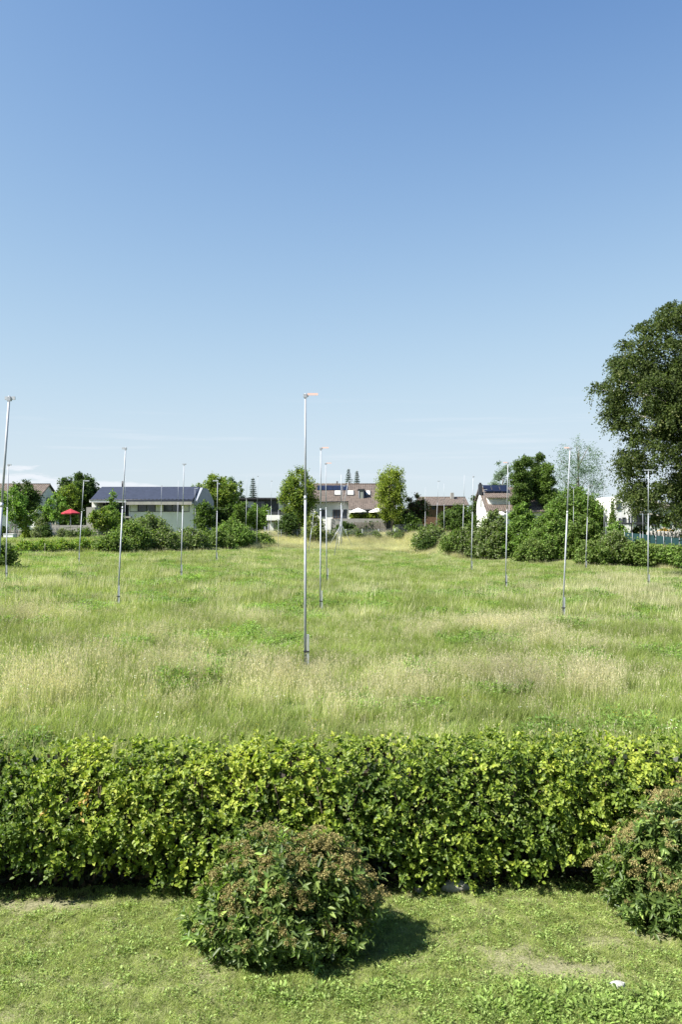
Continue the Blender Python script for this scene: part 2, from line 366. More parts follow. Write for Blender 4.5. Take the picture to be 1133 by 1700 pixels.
def scatter(name, pts, idx, rot, scl, coll, label=None):
    me = bpy.data.meshes.new(name); me.vertices.add(len(pts)); me.vertices.foreach_set('co', np.asarray(pts, np.float32).ravel())
    a = me.attributes.new('idx', 'INT', 'POINT'); a.data.foreach_set('value', np.asarray(idx, np.int32))
    a = me.attributes.new('rot', 'FLOAT_VECTOR', 'POINT'); a.data.foreach_set('vector', np.asarray(rot, np.float32).ravel())
    a = me.attributes.new('scl', 'FLOAT_VECTOR', 'POINT'); a.data.foreach_set('vector', np.asarray(scl, np.float32).ravel())
    o = link(name, me, None, None, 'stuff')
    if label: o['label'] = label
    ng = bpy.data.node_groups.new(name + '_nodes', 'GeometryNodeTree')
    ng.interface.new_socket('Geometry', in_out='INPUT', socket_type='NodeSocketGeometry')
    ng.interface.new_socket('Geometry', in_out='OUTPUT', socket_type='NodeSocketGeometry')
    gi = ng.nodes.new('NodeGroupInput'); go = ng.nodes.new('NodeGroupOutput')
    ci = ng.nodes.new('GeometryNodeCollectionInfo'); ci.inputs['Collection'].default_value = coll
    ci.inputs['Separate Children'].default_value = True; ci.inputs['Reset Children'].default_value = True
    ip = ng.nodes.new('GeometryNodeInstanceOnPoints'); ip.inputs['Pick Instance'].default_value = True
    def NA(nm, t):
        n = ng.nodes.new('GeometryNodeInputNamedAttribute'); n.data_type = t; n.inputs['Name'].default_value = nm
        return next(s for s in n.outputs if s.enabled and s.name == 'Attribute')
    ng.links.new(gi.outputs[0], ip.inputs['Points']); ng.links.new(ci.outputs[0], ip.inputs['Instance'])
    ng.links.new(NA('idx', 'INT'), ip.inputs['Instance Index'])
    ng.links.new(NA('rot', 'FLOAT_VECTOR'), ip.inputs['Rotation']); ng.links.new(NA('scl', 'FLOAT_VECTOR'), ip.inputs['Scale'])
    ng.links.new(ip.outputs[0], go.inputs[0])
    md = o.modifiers.new('scatter', 'NODES'); md.node_group = ng
    return o

# where the dry straw stands: patches given by where they lie in the meadow (x, y, half extents)
def gpt(u, v):
    """ground point seen at photo pixel u, v (flat meadow)"""
    D = F * H / max(v - VH - .027 * (u - U0), 5); return X(u, D), D
straw_px = [(60,1160,130,30,1.),(300,1135,140,28,.9),(480,1150,120,38,1.),(640,1150,80,32,.95),(160,1110,60,14,.8),(880,1135,110,22,1.),(985,1145,60,24,1.),(840,1048,90,14,.75),(700,1060,60,16,.5),
            (960,985,150,10,.95),(1090,1000,70,12,.7),(60,1035,80,9,.75),(40,975,90,7,.6),(180,970,90,6,.5),(1060,965,90,7,.7),(840,990,70,7,.5),
            (250,1065,70,10,.6),(600,985,60,6,.5),(740,1120,60,14,.4),(200,1180,200,14,.6),(560,1190,70,14,.6),(420,1040,70,8,.4),(900,1080,120,10,.4),(360,985,60,5,.4),(100,1085,60,9,.4)]
def straw(x, y):
    u = U0 + x * F / y; v = VH + F * (H + .027 * x) / y
    s = np.zeros_like(np.asarray(x, float))
    for a, b, ru, rv, w in straw_px:
        s = np.maximum(s, .68 * w * np.exp(-((u - a) / ru) ** 2 - ((v - b) / rv) ** 2))
    s = s + .55 * (vnoise(x, y, 2.6, 4) - .5) * (.3 + s) + .35 * (vnoise(x, y * .6, .8, 5) - .5) * (.2 + s) + .13
    return s.clip(0, 1)
def frustum_pts(n, y0, y1, marg=3.0, pw=1.0, slope=.50):
    y = np.sqrt(rng.uniform(y0 ** 2, y1 ** 2, n)); x = rng.uniform(-1, 1, n) * (slope * y + marg); return x, y

mead_geos = []
for i in range(4): mead_geos.append(join(blades(52, .24, .16, .42, .012, GREEN, .35, .5), blades(10, .24, .2, .5, .007, OLIVE, .3, .4)))
for i in range(3): mead_geos.append(join(blades(40, .24, .2, .45, .008, OLIVE + GREEN[:2], .3, .4), seedheads(12, .24, .4, .7, .005, .005, STRAW)))
for i in range(3): mead_geos.append(join(blades(34, .22, .2, .45, .009, OLIVE + GREEN, .3, .4), blades(16, .22, .3, .6, .007, STRAW, .25, .3), seedheads(24, .22, .45, .85, .005, .006, STRAW)))
for i in range(2): mead_geos.append(join(weeds(70, .22, .28, .09, .02, [(.12, .20, .045), (.15, .24, .055), (.18, .27, .065)]), blades(25, .22, .15, .4, .009, GREEN)))
def flowers(n, col, h0, h1, rad=.22, sz=.014):
    a = rng.uniform(0, 6.28, n); r = rad * np.sqrt(rng.uniform(0, 1, n)); P = np.stack([np.cos(a) * r, np.sin(a) * r, rng.uniform(h0, h1, n)], 1)
    P = np.repeat(P, 4, 0); d = rnd(len(P)); d[:, 2] *= .3
    return leaf_geo(P, d, np.array([0, 0, 1.]) + rnd(len(P)) * .3, sz, sz * .5, pick([col], len(P), .08), 'quad')
mead_geos.append(join(blades(50, .24, .16, .42, .012, GREEN, .35, .5), flowers(5, (.6, .45, .03), .35, .5)))
mead_geos.append(join(blades(50, .24, .16, .42, .012, GREEN, .35, .5), flowers(3, (.75, .75, .72), .38, .52, sz=.02)))
mead = tuft_set('meadow_tuft', mead_geos, M_grass)
def tuft_kind(x, y, s):
    n = len(x); r = rng.uniform(0, 1, n); k = rng.integers(0, 4, n)
    k = np.where(r < s * 1.35, rng.integers(4, 7, n), k); k = np.where(r < (s - .28) * 1.0, rng.integers(7, 10, n), k)
    w = (vnoise(x, y, 2.0, 6) > .72) & (y > 14)
    fl = rng.uniform(0, 1, n) < .035; k = np.where(fl & (y < 34), rng.integers(12, 14, n), k)
    k = np.where(w & (k < 12) & (rng.uniform(0, 1, n) < .6) & (k < 7), rng.integers(10, 12, n), k); return k
def meadow(name, n, y0, y1, lab, wide=1.0, coll=mead):
    x, y = frustum_pts(n, y0, y1)
    ok = (y > 10.95 + .04 * x) & (y < bank_start(x) + 14)
    x = x[ok]; y = y[ok]; s = straw(x, y); k = tuft_kind(x, y, s); m = len(x)
    z = g(x, y); rot = np.stack([rng.normal(0, .08, m), rng.normal(0, .08, m), rng.uniform(0, 6.28, m)], 1)
    hgt = (.62 + .5 * vnoise(x, y, 3.5, 8) + .25 * s) * rng.uniform(.8, 1.2, m)
    hgt *= .75 + .25 * sm(11, 14, y)
    for pu, pv in ((507, 1106), (195, 1005), (532, 1013), (935, 1024), (300, 960), (840, 977), (1077, 975), (9, 963), (543, 966)):   # grass trodden flat round the pole feet
        bx, by = gpt(pu, pv); q = np.exp(-((x - bx) / .45) ** 2 - ((y - by + .55) / 1.2) ** 2); hgt *= 1 - .72 * q
    scl = np.stack([np.full(m, wide)] * 2 + [hgt], 1) * rng.uniform(.9, 1.15, (m, 1))
    scatter(name, np.stack([x, y, z], 1), k, rot, scl, coll, lab)
meadow('meadow_grass', 11000, 10.6, 36, 'tall unmown meadow grass with straw coloured seed heads behind the hedge')
far_geos = []
for i in range(4): far_geos.append(join(blades(80, .6, .16, .42, .022, GREEN, .3, .4, 2), blades(14, .6, .2, .5, .018, OLIVE, .3, .4, 2)))
for i in range(3): far_geos.append(join(blades(60, .6, .2, .45, .020, OLIVE + GREEN[:2], .3, .4, 2), blades(26, .6, .4, .7, .016, STRAW, .2, .2, 2)))
for i in range(3): far_geos.append(join(blades(60, .6, .2, .45, .020, OLIVE + GREEN, .3, .4, 2), blades(52, .6, .35, .8, .017, STRAW, .2, .2, 2)))
for i in range(2): far_geos.append(join(weeds(90, .6, .28, .14, .035, [(.12, .20, .045), (.15, .24, .055), (.18, .27, .065)]), blades(40, .6, .15, .4, .02, GREEN, .3, .4, 2)))
fart = tuft_set('far_tuft', far_geos, M_grass)
meadow('far_meadow_grass', 22000, 34, 122, 'far part of the unmown meadow running up to the bushes', coll=fart)
# straw coloured bank in front of the wire fence
n = 6500; x = rng.uniform(-12, 15, n); y = bank_start(x) + rng.uniform(-1, 9, n)
scatter('dry_bank_grass', np.stack([x, y, g(x, y)], 1), rng.integers(7, 10, n), np.stack([rng.normal(0, .1, n), rng.normal(0, .1, n), rng.uniform(0, 6, n)], 1),
        np.stack([np.ones(n), np.ones(n), rng.uniform(1.0, 1.7, n)], 1), fart, 'strip of dry pale grass on the bank below the wire fence')
# garden lawns beyond the bank
x, y = frustum_pts(9000, 96, 150, 4); ok = y > bank_start(x) + 12; x = x[ok]; y = y[ok]; n = len(x)
scatter('garden_grass', np.stack([x, y, g(x, y)], 1), rng.integers(0, 4, n), np.stack([np.zeros(n), np.zeros(n), rng.uniform(0, 6, n)], 1),
        np.stack([np.full(n, 1.2)] * 2 + [np.full(n, .4)], 1), fart, 'short garden grass around the far houses')

# mown lawn in the foreground
LG = [(.21, .27, .07), (.255, .305, .085), (.16, .22, .05), (.31, .35, .12)]
LD = [(.33, .36, .16), (.42, .42, .24), (.27, .33, .12)]
lawn_geos = []
for i in range(4): lawn_geos.append(join(blades(75, .11, .02, .055, .005, LG, .8, .9, 2), blades(26, .11, .012, .035, .005, LD, 1.6, .8, 2)))
for i in range(3): lawn_geos.append(join(blades(26, .11, .015, .04, .005, LG, 1., .9, 2), blades(70, .11, .008, .028, .005, LD, 2.2, .8, 2)))
for i in range(3): lawn_geos.append(join(weeds(46, .11, .035, .024, .008, [(.15, .22, .055), (.19, .27, .07), (.24, .31, .10)]), blades(30, .11, .03, .07, .006, LG, .7, .9, 2)))
for i in range(2): lawn_geos.append(join(weeds(26, .11, .06, .05, .015, [(.17, .25, .06), (.21, .29, .08)]), blades(40, .11, .05, .12, .006, [(.17, .24, .06), (.21, .28, .08)], .5, .7, 2)))
lawn_c = tuft_set('lawn_tuft', lawn_geos, M_lawn)
bare_px = [(915,1613,110,17,1.),(1000,1565,60,10,.6),(60,1503,120,12,.9),(320,1600,70,16,.75),(250,1640,140,9,.55),(820,1585,80,8,.6),(780,1474,90,7,1.),(650,1475,60,8,.9),(1090,1552,50,8,.7),(860,1500,60,6,.5),
           (250,1497,160,6,.6),(950,1478,100,5,.8),(30,1690,60,12,.5),(450,1640,80,8,.3),(1040,1530,40,8,.5)]
def bare(x, y):
    u = U0 + x * F / y; v = VH + F * H / y; s = np.zeros_like(x)
    for a, b, ru, rv, w in bare_px: s = np.maximum(s, w * np.exp(-((u - a) / ru) ** 2 - ((v - b) / rv) ** 2))
    return (s + .5 * (vnoise(x, y, .35, 3) - .5) * (.35 + s)).clip(0, 1)
n = 66000; y = rng.uniform(3.6, 10.3, n); x = rng.uniform(-1, 1, n) * (.5 * y + 4.4)
hf = 9.55 + .03 * x                                  # front foot of the hedge
b_ = bare(x, y); r = rng.uniform(0, 1, n); ok = (y < hf + .25) & (r > np.minimum(b_ * 1.12, .95)); x = x[ok]; y = y[ok]; b_ = b_[ok]; m = len(x)
u_ = U0 + x * F / y; v_ = VH + F * H / y; r = rng.uniform(0, 1, m)
lush = np.maximum(np.exp(-((u_ - 960) / 230) ** 2 - ((v_ - 1675) / 42) ** 2), .75 * np.exp(-((u_ - 600) / 200) ** 2 - ((v_ - 1655) / 18) ** 2))
lush = np.maximum(lush, .3 * (vnoise(x, y, .7, 12) > .75))
k = np.where(r < .42 + .9 * b_ + .5 * (vnoise(x, y, .9, 11) - .5), rng.integers(4, 7, m), rng.integers(0, 4, m))
r = rng.uniform(0, 1, m); k = np.where(r < .06 + lush * .22, rng.integers(7, 10, m), k); k = np.where(rng.uniform(0, 1, m) < (lush - .35) * .15, rng.integers(10, 12, m), k)
hs = rng.uniform(.7, 1.25, m) * (1 + .35 * lush) * (.8 + .5 * vnoise(x, y, .5, 13))
scatter('lawn_grass', np.stack([x, y, g(x, y)], 1), k, np.stack([rng.normal(0, .1, m), rng.normal(0, .1, m), rng.uniform(0, 6.28, m)], 1),
        np.stack([np.ones(m), np.ones(m), hs], 1), lawn_c, 'short mown lawn with clover and dry patches in front of the hedge')

# ------------------------------------------------------------------ clipped hedge
def hedge():
    root = thing('hedge', (0, 9.9, gz(0, 9.9)), 'long clipped beech hedge with yellow green leaves running right across between lawn and meadow', 'hedge')
    X0, X1, DEP, HT = -9.6, 9.6, 1.05, 1.53
    def front(x): return 9.55 + .03 * x
    n_sh = 18500
    side = rng.uniform(0, 1, n_sh); x = rng.uniform(X0, X1, n_sh)
    P = np.zeros((n_sh, 3)); O = np.zeros((n_sh, 3))
    fr = side < .56; tp = (side >= .56) & (side < .87); bk = side >= .87
    h = rng.uniform(.02, 1, n_sh) ** .92
    # foot line: foliage is cut away in hollows and reaches the ground elsewhere
    hollow = .05 + .30 * vnoise(x, 0 * x, .75, 21) ** 2 + .32 * np.exp(-((x - .35) / .28) ** 2) + .2 * np.exp(-((x - 3.2) / .25) ** 2)
    zt = HT + .07 * (vnoise(x, 0 * x, .9, 22) - .5) + .05 * (vnoise(x, 0 * x, .3, 23) - .5) + .12 * np.exp(-((x - 2.0) / .35) ** 2)
    bul = .12 * (vnoise(x * 1.0, h * 1.6, .42, 24) - .5) + .30 * (vnoise(x, h * 1.6, .14, 28) - .5) + .11 * (vnoise(x, h * 1.6, 1.3, 25) - .5)
    z = hollow + h * (zt - hollow)
    inw = .15 * (1 - np.abs(2 * h - 1) ** 2)
    P[fr] = np.stack([x, front(x) + .06 + bul - inw + .16 * h ** 3, z], 1)[fr]; O[fr] = (0, -1, .25)
    yy = rng.uniform(0, DEP, n_sh)
    P[tp] = np.stack([x, front(x) + .1 + yy, zt + .06 * (vnoise(x, yy, .4, 26) - .5) - .10 * (1 - yy / DEP) ** 3], 1)[tp]; O[tp] = (0, -.15, 1)
    P[bk] = np.stack([x, front(x) + DEP + .08 * (vnoise(x, h, .4, 27) - .5), z], 1)[bk]; O[bk] = (0, 1, .3)
    # layers: some shoots start deeper inside
    deep = np.where(rng.uniform(0, 1, n_sh) < .55, rng.uniform(-.03, .05, n_sh), rng.uniform(.1, .38, n_sh))
    gap = (vnoise(P[:, 0] * 1.0, P[:, 2] * 1.2 + P[:, 1], .16, 41) * .6 + vnoise(P[:, 0], P[:, 2], .07, 42) * .4) < .44; deep[gap] = rng.uniform(.16, .42, int(gap.sum())); P -= unit(O) * deep[:, None]
    P[:, 2] += g(P[:, 0], P[:, 1])
    per = 8; d = unit(O + rnd(n_sh) * .75 + np.array([0, 0, .15])); Ls = rng.uniform(.08, .20, n_sh)
    t = (np.arange(per) + .5) / per
    s_ = unit(np.cross(d, rnd(n_sh)))
    base = P[:, None, :] + d[:, None, :] * (Ls[:, None] * t)[:, :, None]; base[:, :, 2] -= (.06 * t ** 2)[None]
    sgn = np.where(np.arange(per) % 2, 1., -1.)[None, :, None]
    A = d[:, None, :] * .6 + s_[:, None, :] * sgn * .9 + rng.normal(0, .35, (n_sh, per, 3))
    Nn = unit(O[:, None, :] * .7 + np.array([-.35, -.2, .75]) + rng.normal(0, .5, (n_sh, per, 3)))
    base = base.reshape(-1, 3); A = A.reshape(-1, 3); Nn = Nn.reshape(-1, 3); m = len(base)
    # colour: leaf maturity varies over the hedge, young yellow shoots at the outside
    cx = base[:, 0]; cz = base[:, 2]
    f = .26 + .52 * (vnoise(cx, cz * 1.3, .8, 31) - .5) + .5 * (vnoise(cx, cz, .25, 32) - .5) + rng.normal(0, .2, m) + .09 * np.exp(-((cx + 2.2) / 1.6) ** 2) - .25 * np.exp(-((cx + 4.2) / .55) ** 2) + .12 * (cz > 1.38)
    f += np.repeat(rng.normal(0, .16, n_sh), per)
    f = f.clip(0, 1)[:, None]
    dk = np.array([.065, .11, .018]); md = np.array([.19, .255, .034]); yl = np.array([.34, .37, .06])
    c = np.where(f < .5, dk + (md - dk) * f * 2, md + (yl - md) * (f - .5) * 2)
    org = (vnoise(cx, cz, .22, 35) > .93) & (cx < -.5) & (rng.uniform(0, 1, m) < .5); c[org] = np.array([.36, .24, .06])
    c *= rng.uniform(.8, 1.2, (m, 1))
    L = rng.uniform(.036, .068, m); geo = leaf_geo(base, A, Nn, L, L * .33, c, 'hex', .3)
    leaf_obj('foliage', geo, M_hedge, root, 'stuff')
    # woody inside: stems from the ground and a fan of twigs
    st = MB(); xx = X0 + .1
    while xx < X1:
        y0 = front(xx) + .38 + rng.uniform(-.1, .25); z0 = gz(xx, y0) - .03
        for q in range(3):
            ex, ey = xx + rng.uniform(-.3, .3), y0 + rng.uniform(-.35, .35)
            st.tube([(xx, y0, z0), ((xx * 2 + ex) / 3, (y0 * 2 + ey) / 3, z0 + .5), (ex, ey, z0 + 1.35)], [.022, .014, .006], 5)
        xx += rng.uniform(.16, .3)
    st.build('stems', M_twig, root, 'stuff')
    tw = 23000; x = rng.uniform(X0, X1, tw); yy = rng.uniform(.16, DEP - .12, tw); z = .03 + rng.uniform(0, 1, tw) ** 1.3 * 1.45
    P = np.stack([x, front(x) + yy, z], 1); c = pick([(.02, .032, .009), (.03, .022, .014), (.018, .03, .009)], tw)  # near-black tints paint the shade of the gaps between shoots
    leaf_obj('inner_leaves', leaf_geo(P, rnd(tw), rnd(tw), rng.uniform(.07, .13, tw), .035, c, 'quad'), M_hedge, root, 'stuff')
hedge()

# ------------------------------------------------------------------ spirea shrubs with faded flower heads
def head_mesh(seed):
    """faded flat flower cluster: a shallow dome of tiny seed grains on a few stalks"""
    ns = 7; ca = rng.uniform(0, 6.28, ns); cr = rng.uniform(.02, .085, ns); cr[0] = 0
    cc = np.stack([np.cos(ca) * cr, np.sin(ca) * cr, rng.uniform(-.025, .02, ns)], 1); n = 190; k = rng.integers(0, ns, n)
    a = rng.uniform(0, 6.28, n); r = np.sqrt(rng.uniform(0, 1, n)) * .032
    P = cc[k] + np.stack([np.cos(a) * r, np.sin(a) * r, .012 - 12 * r ** 2 + rng.normal(0, .004, n)], 1)
    c = pick([(.25, .21, .09), (.32, .275, .12), (.19, .155, .065), (.27, .255, .10)], n)
    grains = leaf_geo(P, rnd(n) + np.array([0, 0, .4]), rnd(n) + np.array([0, 0, .8]), rng.uniform(.010, .017, n), .0062, c, 'quad')
    k = 9; a = rng.uniform(0, 6.28, k); B = np.tile([0, 0, -.07], (k, 1)).astype(float); T = np.stack([np.cos(a) * .03, np.sin(a) * .03, np.full(k, .09)], 1)
    stk = leaf_geo(B, T, rnd(k), .09, .002, pick([(.2, .2, .08)], k), 'quad')
    me = raw_mesh('flower_head', *join(grains, stk)); me.materials.append(M_head); return me
heads = [head_mesh(i) for i in range(6)]
def shrub(cx, cy, rx, ry, hz, label, n_shoot, n_head, lobes, grp, seed):
    z0 = gz(cx, cy)
    root = thing('flowering_shrub', (cx, cy, z0), label, 'shrub', grp)
    def surf(n, lo=.0):
        a = rng.uniform(0, 6.28, n); cz = rng.uniform(lo, 1, n); e = np.arcsin(cz)
        k = 1 + .20 * (vnoise(np.cos(a) * 3, np.sin(a) * 3 + cz * 4, 1.0, seed) - .5) * 2 + .15 * (vnoise(np.cos(a) * 3 + cz * 2, np.sin(a) * 3 + cz * 4, .35, seed + 3) - .5) * 2
        for (la, le, w, amp) in lobes:
            dd = np.cos(e) * np.cos(la) * np.cos(a) + np.cos(e) * np.cos(la) * np.sin(a) * 0
            v1 = np.stack([np.cos(e) * np.cos(a), np.cos(e) * np.sin(a), np.sin(e)], 1); v2 = np.array([math.cos(le) * math.cos(la), math.cos(le) * math.sin(la), math.sin(le)])
            k += amp * np.exp(-(np.arccos((v1 @ v2).clip(-1, 1)) / w) ** 2)
        d = np.stack([np.cos(e) * np.cos(a) * rx, np.cos(e) * np.sin(a) * ry, np.sin(e) ** .9 * hz], 1)
        # overhanging skirt: tucked in near the ground
        tuck = 1 - .10 * (1 - sm(0, .28, cz)); d[:, :2] *= tuck[:, None]
        return d * k[:, None], a, e
    d, a, e = surf(n_shoot); depth = 1 - rng.uniform(0, 1, n_shoot) ** 1.8 * .38
    depth = depth + np.where(rng.uniform(0, 1, n_shoot) < .05, .12, 0)      # stray shoots
    P = np.array([cx, cy, z0]) + d * depth[:, None]; P[:, 2] += .06
    O = unit(d / np.array([rx, ry, hz]) ** 2 * rx); O = unit(O + np.array([0, 0, .45]))
    per = 9; dirn = unit(O + rnd(n_shoot) * .4); Ls = rng.uniform(.10, .2, n_shoot); t = (np.arange(per) + .3) / per
    base = P[:, None] + dirn[:, None] * (Ls[:, None] * (t - .7))[:, :, None]
    ang = rng.uniform(0, 6.28, (n_shoot, 1)) + np.arange(per)[None] * 2.4
    s1 = unit(np.cross(dirn, rnd(n_shoot))); s2 = np.cross(dirn, s1)
    sd_ = s1[:, None] * np.cos(ang)[..., None] + s2[:, None] * np.sin(ang)[..., None]
    A = (sd_ * .85 + dirn[:, None] * .65 + rng.normal(0, .15, (n_shoot, per, 3))); A[..., 2] -= .12
    Nn = dirn[:, None] * .8 - sd_ * .4 + rng.normal(0, .25, (n_shoot, per, 3))
    m = n_shoot * per; c = pick([(.085, .13, .032), (.11, .165, .04), (.16, .215, .055), (.065, .105, .028)], m)
    yg = np.repeat(rng.uniform(0, 1, n_shoot) < .05, per); c[yg] = c[yg] * 2.0
    L = rng.uniform(.06, .12, m); leaf_obj('foliage', leaf_geo(base.reshape(-1, 3), A.reshape(-1, 3), Nn.reshape(-1, 3), L, L * .17, c, 'hex', .35), M_shrub, root, 'stuff')
    # inner shade leaves and stems
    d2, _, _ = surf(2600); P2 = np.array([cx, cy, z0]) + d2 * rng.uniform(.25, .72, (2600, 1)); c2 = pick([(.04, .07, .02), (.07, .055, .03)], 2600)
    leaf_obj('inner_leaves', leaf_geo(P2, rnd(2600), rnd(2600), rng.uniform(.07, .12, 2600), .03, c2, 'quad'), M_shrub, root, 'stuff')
    st = MB(); d3, _, _ = surf(70, .05)
    for q in d3:
        q = Vector(q) * .9; b = Vector((cx + q.x * .12, cy + q.y * .12, z0 - .03)); e_ = Vector((cx, cy, z0)) + q
        mid = b.lerp(e_, .5) + Vector((-q.x * .08, -q.y * .08, .12)); st.tube([b, mid, e_], [.009, .006, .003], 4)
    st.build('stems', M_twig, root, 'stuff')
    dh, ah, eh = surf(n_head * 4, .12); keep = (rng.uniform(0, 1, len(dh)) < (.02 + 1.1 * np.sin(eh) ** 1.2)) ; dh = dh[keep]; got = []
    for q in dh:
        if len(got) >= n_head: break
        if all((q[0] - p[0]) ** 2 + (q[1] - p[1]) ** 2 + (q[2] - p[2]) ** 2 > .0036 for p in got): got.append(q)
    for q in got:
        o = bpy.data.objects.new('flower_head', heads[rng.integers(0, 6)]); COL.objects.link(o); o.parent = root
        nrm = Vector((q[0] / rx ** 2, q[1] / ry ** 2, q[2] / hz ** 2)).normalized() + Vector((0, 0, .6)) + Vector(rng.normal(0, .22, 3))
        o.location = (q[0] * 1.03, q[1] * 1.03, q[2] * 1.02 + .075); o.rotation_euler = nrm.to_track_quat('Z', 'Y').to_euler()
        s = rng.uniform(.65, 1.3); o.scale = (s * rng.uniform(.8, 1.3), s, s * rng.uniform(.9, 1.5))
    return root
shrub(-.60, 8.42, .88, .62, .93, 'rounded spirea shrub with brown faded flower heads standing alone on the lawn', 1700, 175, [(math.pi, .10, .45, .17), (-.10, .55, .40, .12), (2.6, 1.0, .4, .12), (-1.9, .5, .3, -.09), (0.0, -.1, .35, -.18)], 'spirea shrubs on the lawn', 51)
shrub(3.95, 9.0, .92, .60, 1.20, 'taller spirea shrub at the right edge of the lawn against the hedge', 1800, 150, [(3.3, .15, .45, .14), (2.2, 1.1, .5, .16), (3.0, .9, .35, -.18)], 'spirea shrubs on the lawn', 52)

# ------------------------------------------------------------------ stones on the lawn
def stone(x, y, sx, sy, sz, label, m, seed):
    rr = random.Random(seed); import bmesh
    bm = bmesh.new(); bmesh.ops.create_icosphere(bm, subdivisions=3, radius=1)
    for v in bm.verts:
        k = 1 + .16 * math.sin(v.co.x * 3 + seed) + .12 * math.sin(v.co.y * 5 + seed * 2) + .05 * rr.uniform(-1, 1)
        v.co = Vector((v.co.x * sx * k, v.co.y * sy * k, max(v.co.z * sz * k, -sz * .5)))
    me = bpy.data.meshes.new('stone'); bm.to_mesh(me); bm.free()
    o = link('stone', me, m); o.location = (x, y, gz(x, y) + sz * .25); tag(o, label, 'stone', 'stones in the lawn')
    return o
D = F * H / (1638 - VH); stone(X(1024, D), D, 0.10, .045, .038, 'flat white stone in the clover at the lower right', mat('white_stone', (.48, .48, .46), (.30, .30, .28), .8, 30), 1)
D = F * H / (1473 - VH); stone(X(757, D), D - .02, .20, .09, .075, 'large grey speckled stone under the front of the hedge', M_stone, 2)
D = F * H / (1476 - VH); stone(X(700, D), D, .08, .05, .035, 'small grey stone at the hedge foot left of the large speckled one', M_stone, 3)
D = F * H / (1688 - VH); stone(X(846, D), D, .03, .02, .016, 'tiny pale pebble in the grass near the bottom edge', M_stone, 4)

# ------------------------------------------------------------------ building profile poles
def hit(u, v):
    """distance at which the sight line through u, v meets the ground"""
    D = 12.0
    while D < 130:
        if Z(v, D) <= gz(X(u, D), D): return D
        D += .15
    return 112.0
def pole(ut, vt, ub, vb, label, arm='T', D=None, r=.042, cat='pole', stake=True, red=False, arm_px=None, flip=1):
    D = D or hit(ub, vb); bx = X(ub, D); bz = gz(bx, D); tx = X(ut, D); tz = Z(vt, D)
    root = thing('profile_pole', (bx, D, bz), label, cat, 'building profile poles in the meadow')
    b = Vector((bx, D, bz - .1)); t = Vector((tx, D + (.15 if arm else 0), tz)); d = (t - b)
    k = .62; m_ = b + d * k
    MB().tube([b, m_], r, 10).build('lower_tube', M_galv, root)
    MB().tube([m_ - d.normalized() * .25, t], r * .8, 10).build('upper_tube', M_galv, root)
    MB().tube([m_ - d.normalized() * .06, m_ + d.normalized() * .06], r * 1.12, 10).build('tube_collar', M_alu, root)
    if stake:
        sx = .085 * flip; h_ = .95
        s0 = Vector((bx + sx, D - .03, bz - .2)); s1 = s0 + Vector((0, 0, h_ + .2)) + Vector((d.x, d.y, 0)) * (h_ / d.length)
        w = .032
        MB().box(bx + sx - w, bx + sx + w, D - .03 - w, D - .03 + w, bz - .2, bz + h_).build('ground_stake', M_alu, root)
        MB().box(bx - .05 if flip > 0 else bx + sx - .04, bx + sx + .04 if flip > 0 else bx + .05, D - .075, D + .05, bz + .42, bz + .46).build('clamp', M_black, root)
    L_ = (arm_px or 0) * D / F
    if arm == 'T':
        L_ = L_ or .75
        MB().box(t.x - L_ * .42, t.x + L_ * .58, t.y - .02, t.y + .02, t.z - .10, t.z - .015).build('cross_arm', M_alu, root)
    elif arm in ('L', 'R'):
        s = -1 if arm == 'L' else 1; L_ = L_ or .75
        x0, x1 = sorted((t.x - s * .06, t.x + s * L_))
        MB().box(x0, x1, t.y - .02, t.y + .02, t.z - .10, t.z - .01).build('cross_arm', M_alu, root)
    if arm:
        MB().box(t.x - r * 1.3, t.x + r * 1.3, t.y - r * 1.3, t.y + r * 1.3, t.z - .13, t.z - .02).build('head_clamp', M_galv, root)
    if red:
        s = 1 if red > 0 else -1; L_ = abs(red) * D / F; x0, x1 = sorted((t.x + s * .06, t.x + s * (L_)))
        MB().box(x0, x1, t.y - .03, t.y - .01, t.z - .06, t.z + .01).build('marker_arm', M_pink, root)
    return root, D, b, t
pole(507, 652, 507, 1106, 'tallest silver pole in the middle of the meadow, nearest of all, with pale red arm', 'T', r=.038, red=21, arm_px=9)
pole(11, 656, -18, 1130, 'leaning silver pole at the left edge of the picture with bent dark arm', 'T', r=.038, arm_px=17, flip=1)
pole(207, 742, 195, 1005, 'silver pole leaning right in the left part of the meadow, its stake wrapped pale', 'L', red=0, arm_px=6, r=.036)
pole(533, 742, 532, 1013, 'silver pole just right of the tallest one, with a thin red arm', 'T', red=13, arm_px=5, r=.036)
pole(541, 768, 543, 966, 'third silver pole in the middle row, with a tuft of grass at its foot', 'T', red=10, arm_px=4, r=.036)
pole(305, 769, 300, 960, 'silver pole in front of the white solar house', 'T', arm_px=7, r=.036)
pole(12, 770, 9, 963, 'silver pole beside the dark round bush at the left edge', 'R', arm_px=5, r=.036)
pole(138, 797, 130, 936, 'leaning silver pole near the red parasol with arm to the right', 'R', arm_px=9, r=.036)
pole(361, 797, 359, 934, 'silver pole before the left bramble bushes with arm to the left', 'L', arm_px=8, r=.036)
pole(949, 742, 935, 1024, 'tall leaning silver pole in the right part of the meadow', 'T', red=-10, arm_px=6, r=.036)
pole(845, 767, 840, 977, 'silver pole just left of the broad dark green poplars', 'T', red=-8, arm_px=4, r=.036)
pole(787, 790, 783, 949, 'silver pole in front of the pale grey bramble, right of the centre', 'T', arm_px=3, r=.036)
pole(1079, 779, 1077, 975, 'silver pole with a broad white T arm in front of the great beech', 'T', arm_px=17, r=.036)
pole(979, 805, 973, 947, 'silver pole before the right bramble bank with arm to the right', 'R', arm_px=8, r=.036)
pole(772, 788, 768, 920, 'thin silver pole standing at the foot of the right bramble bank', None, r=.036)
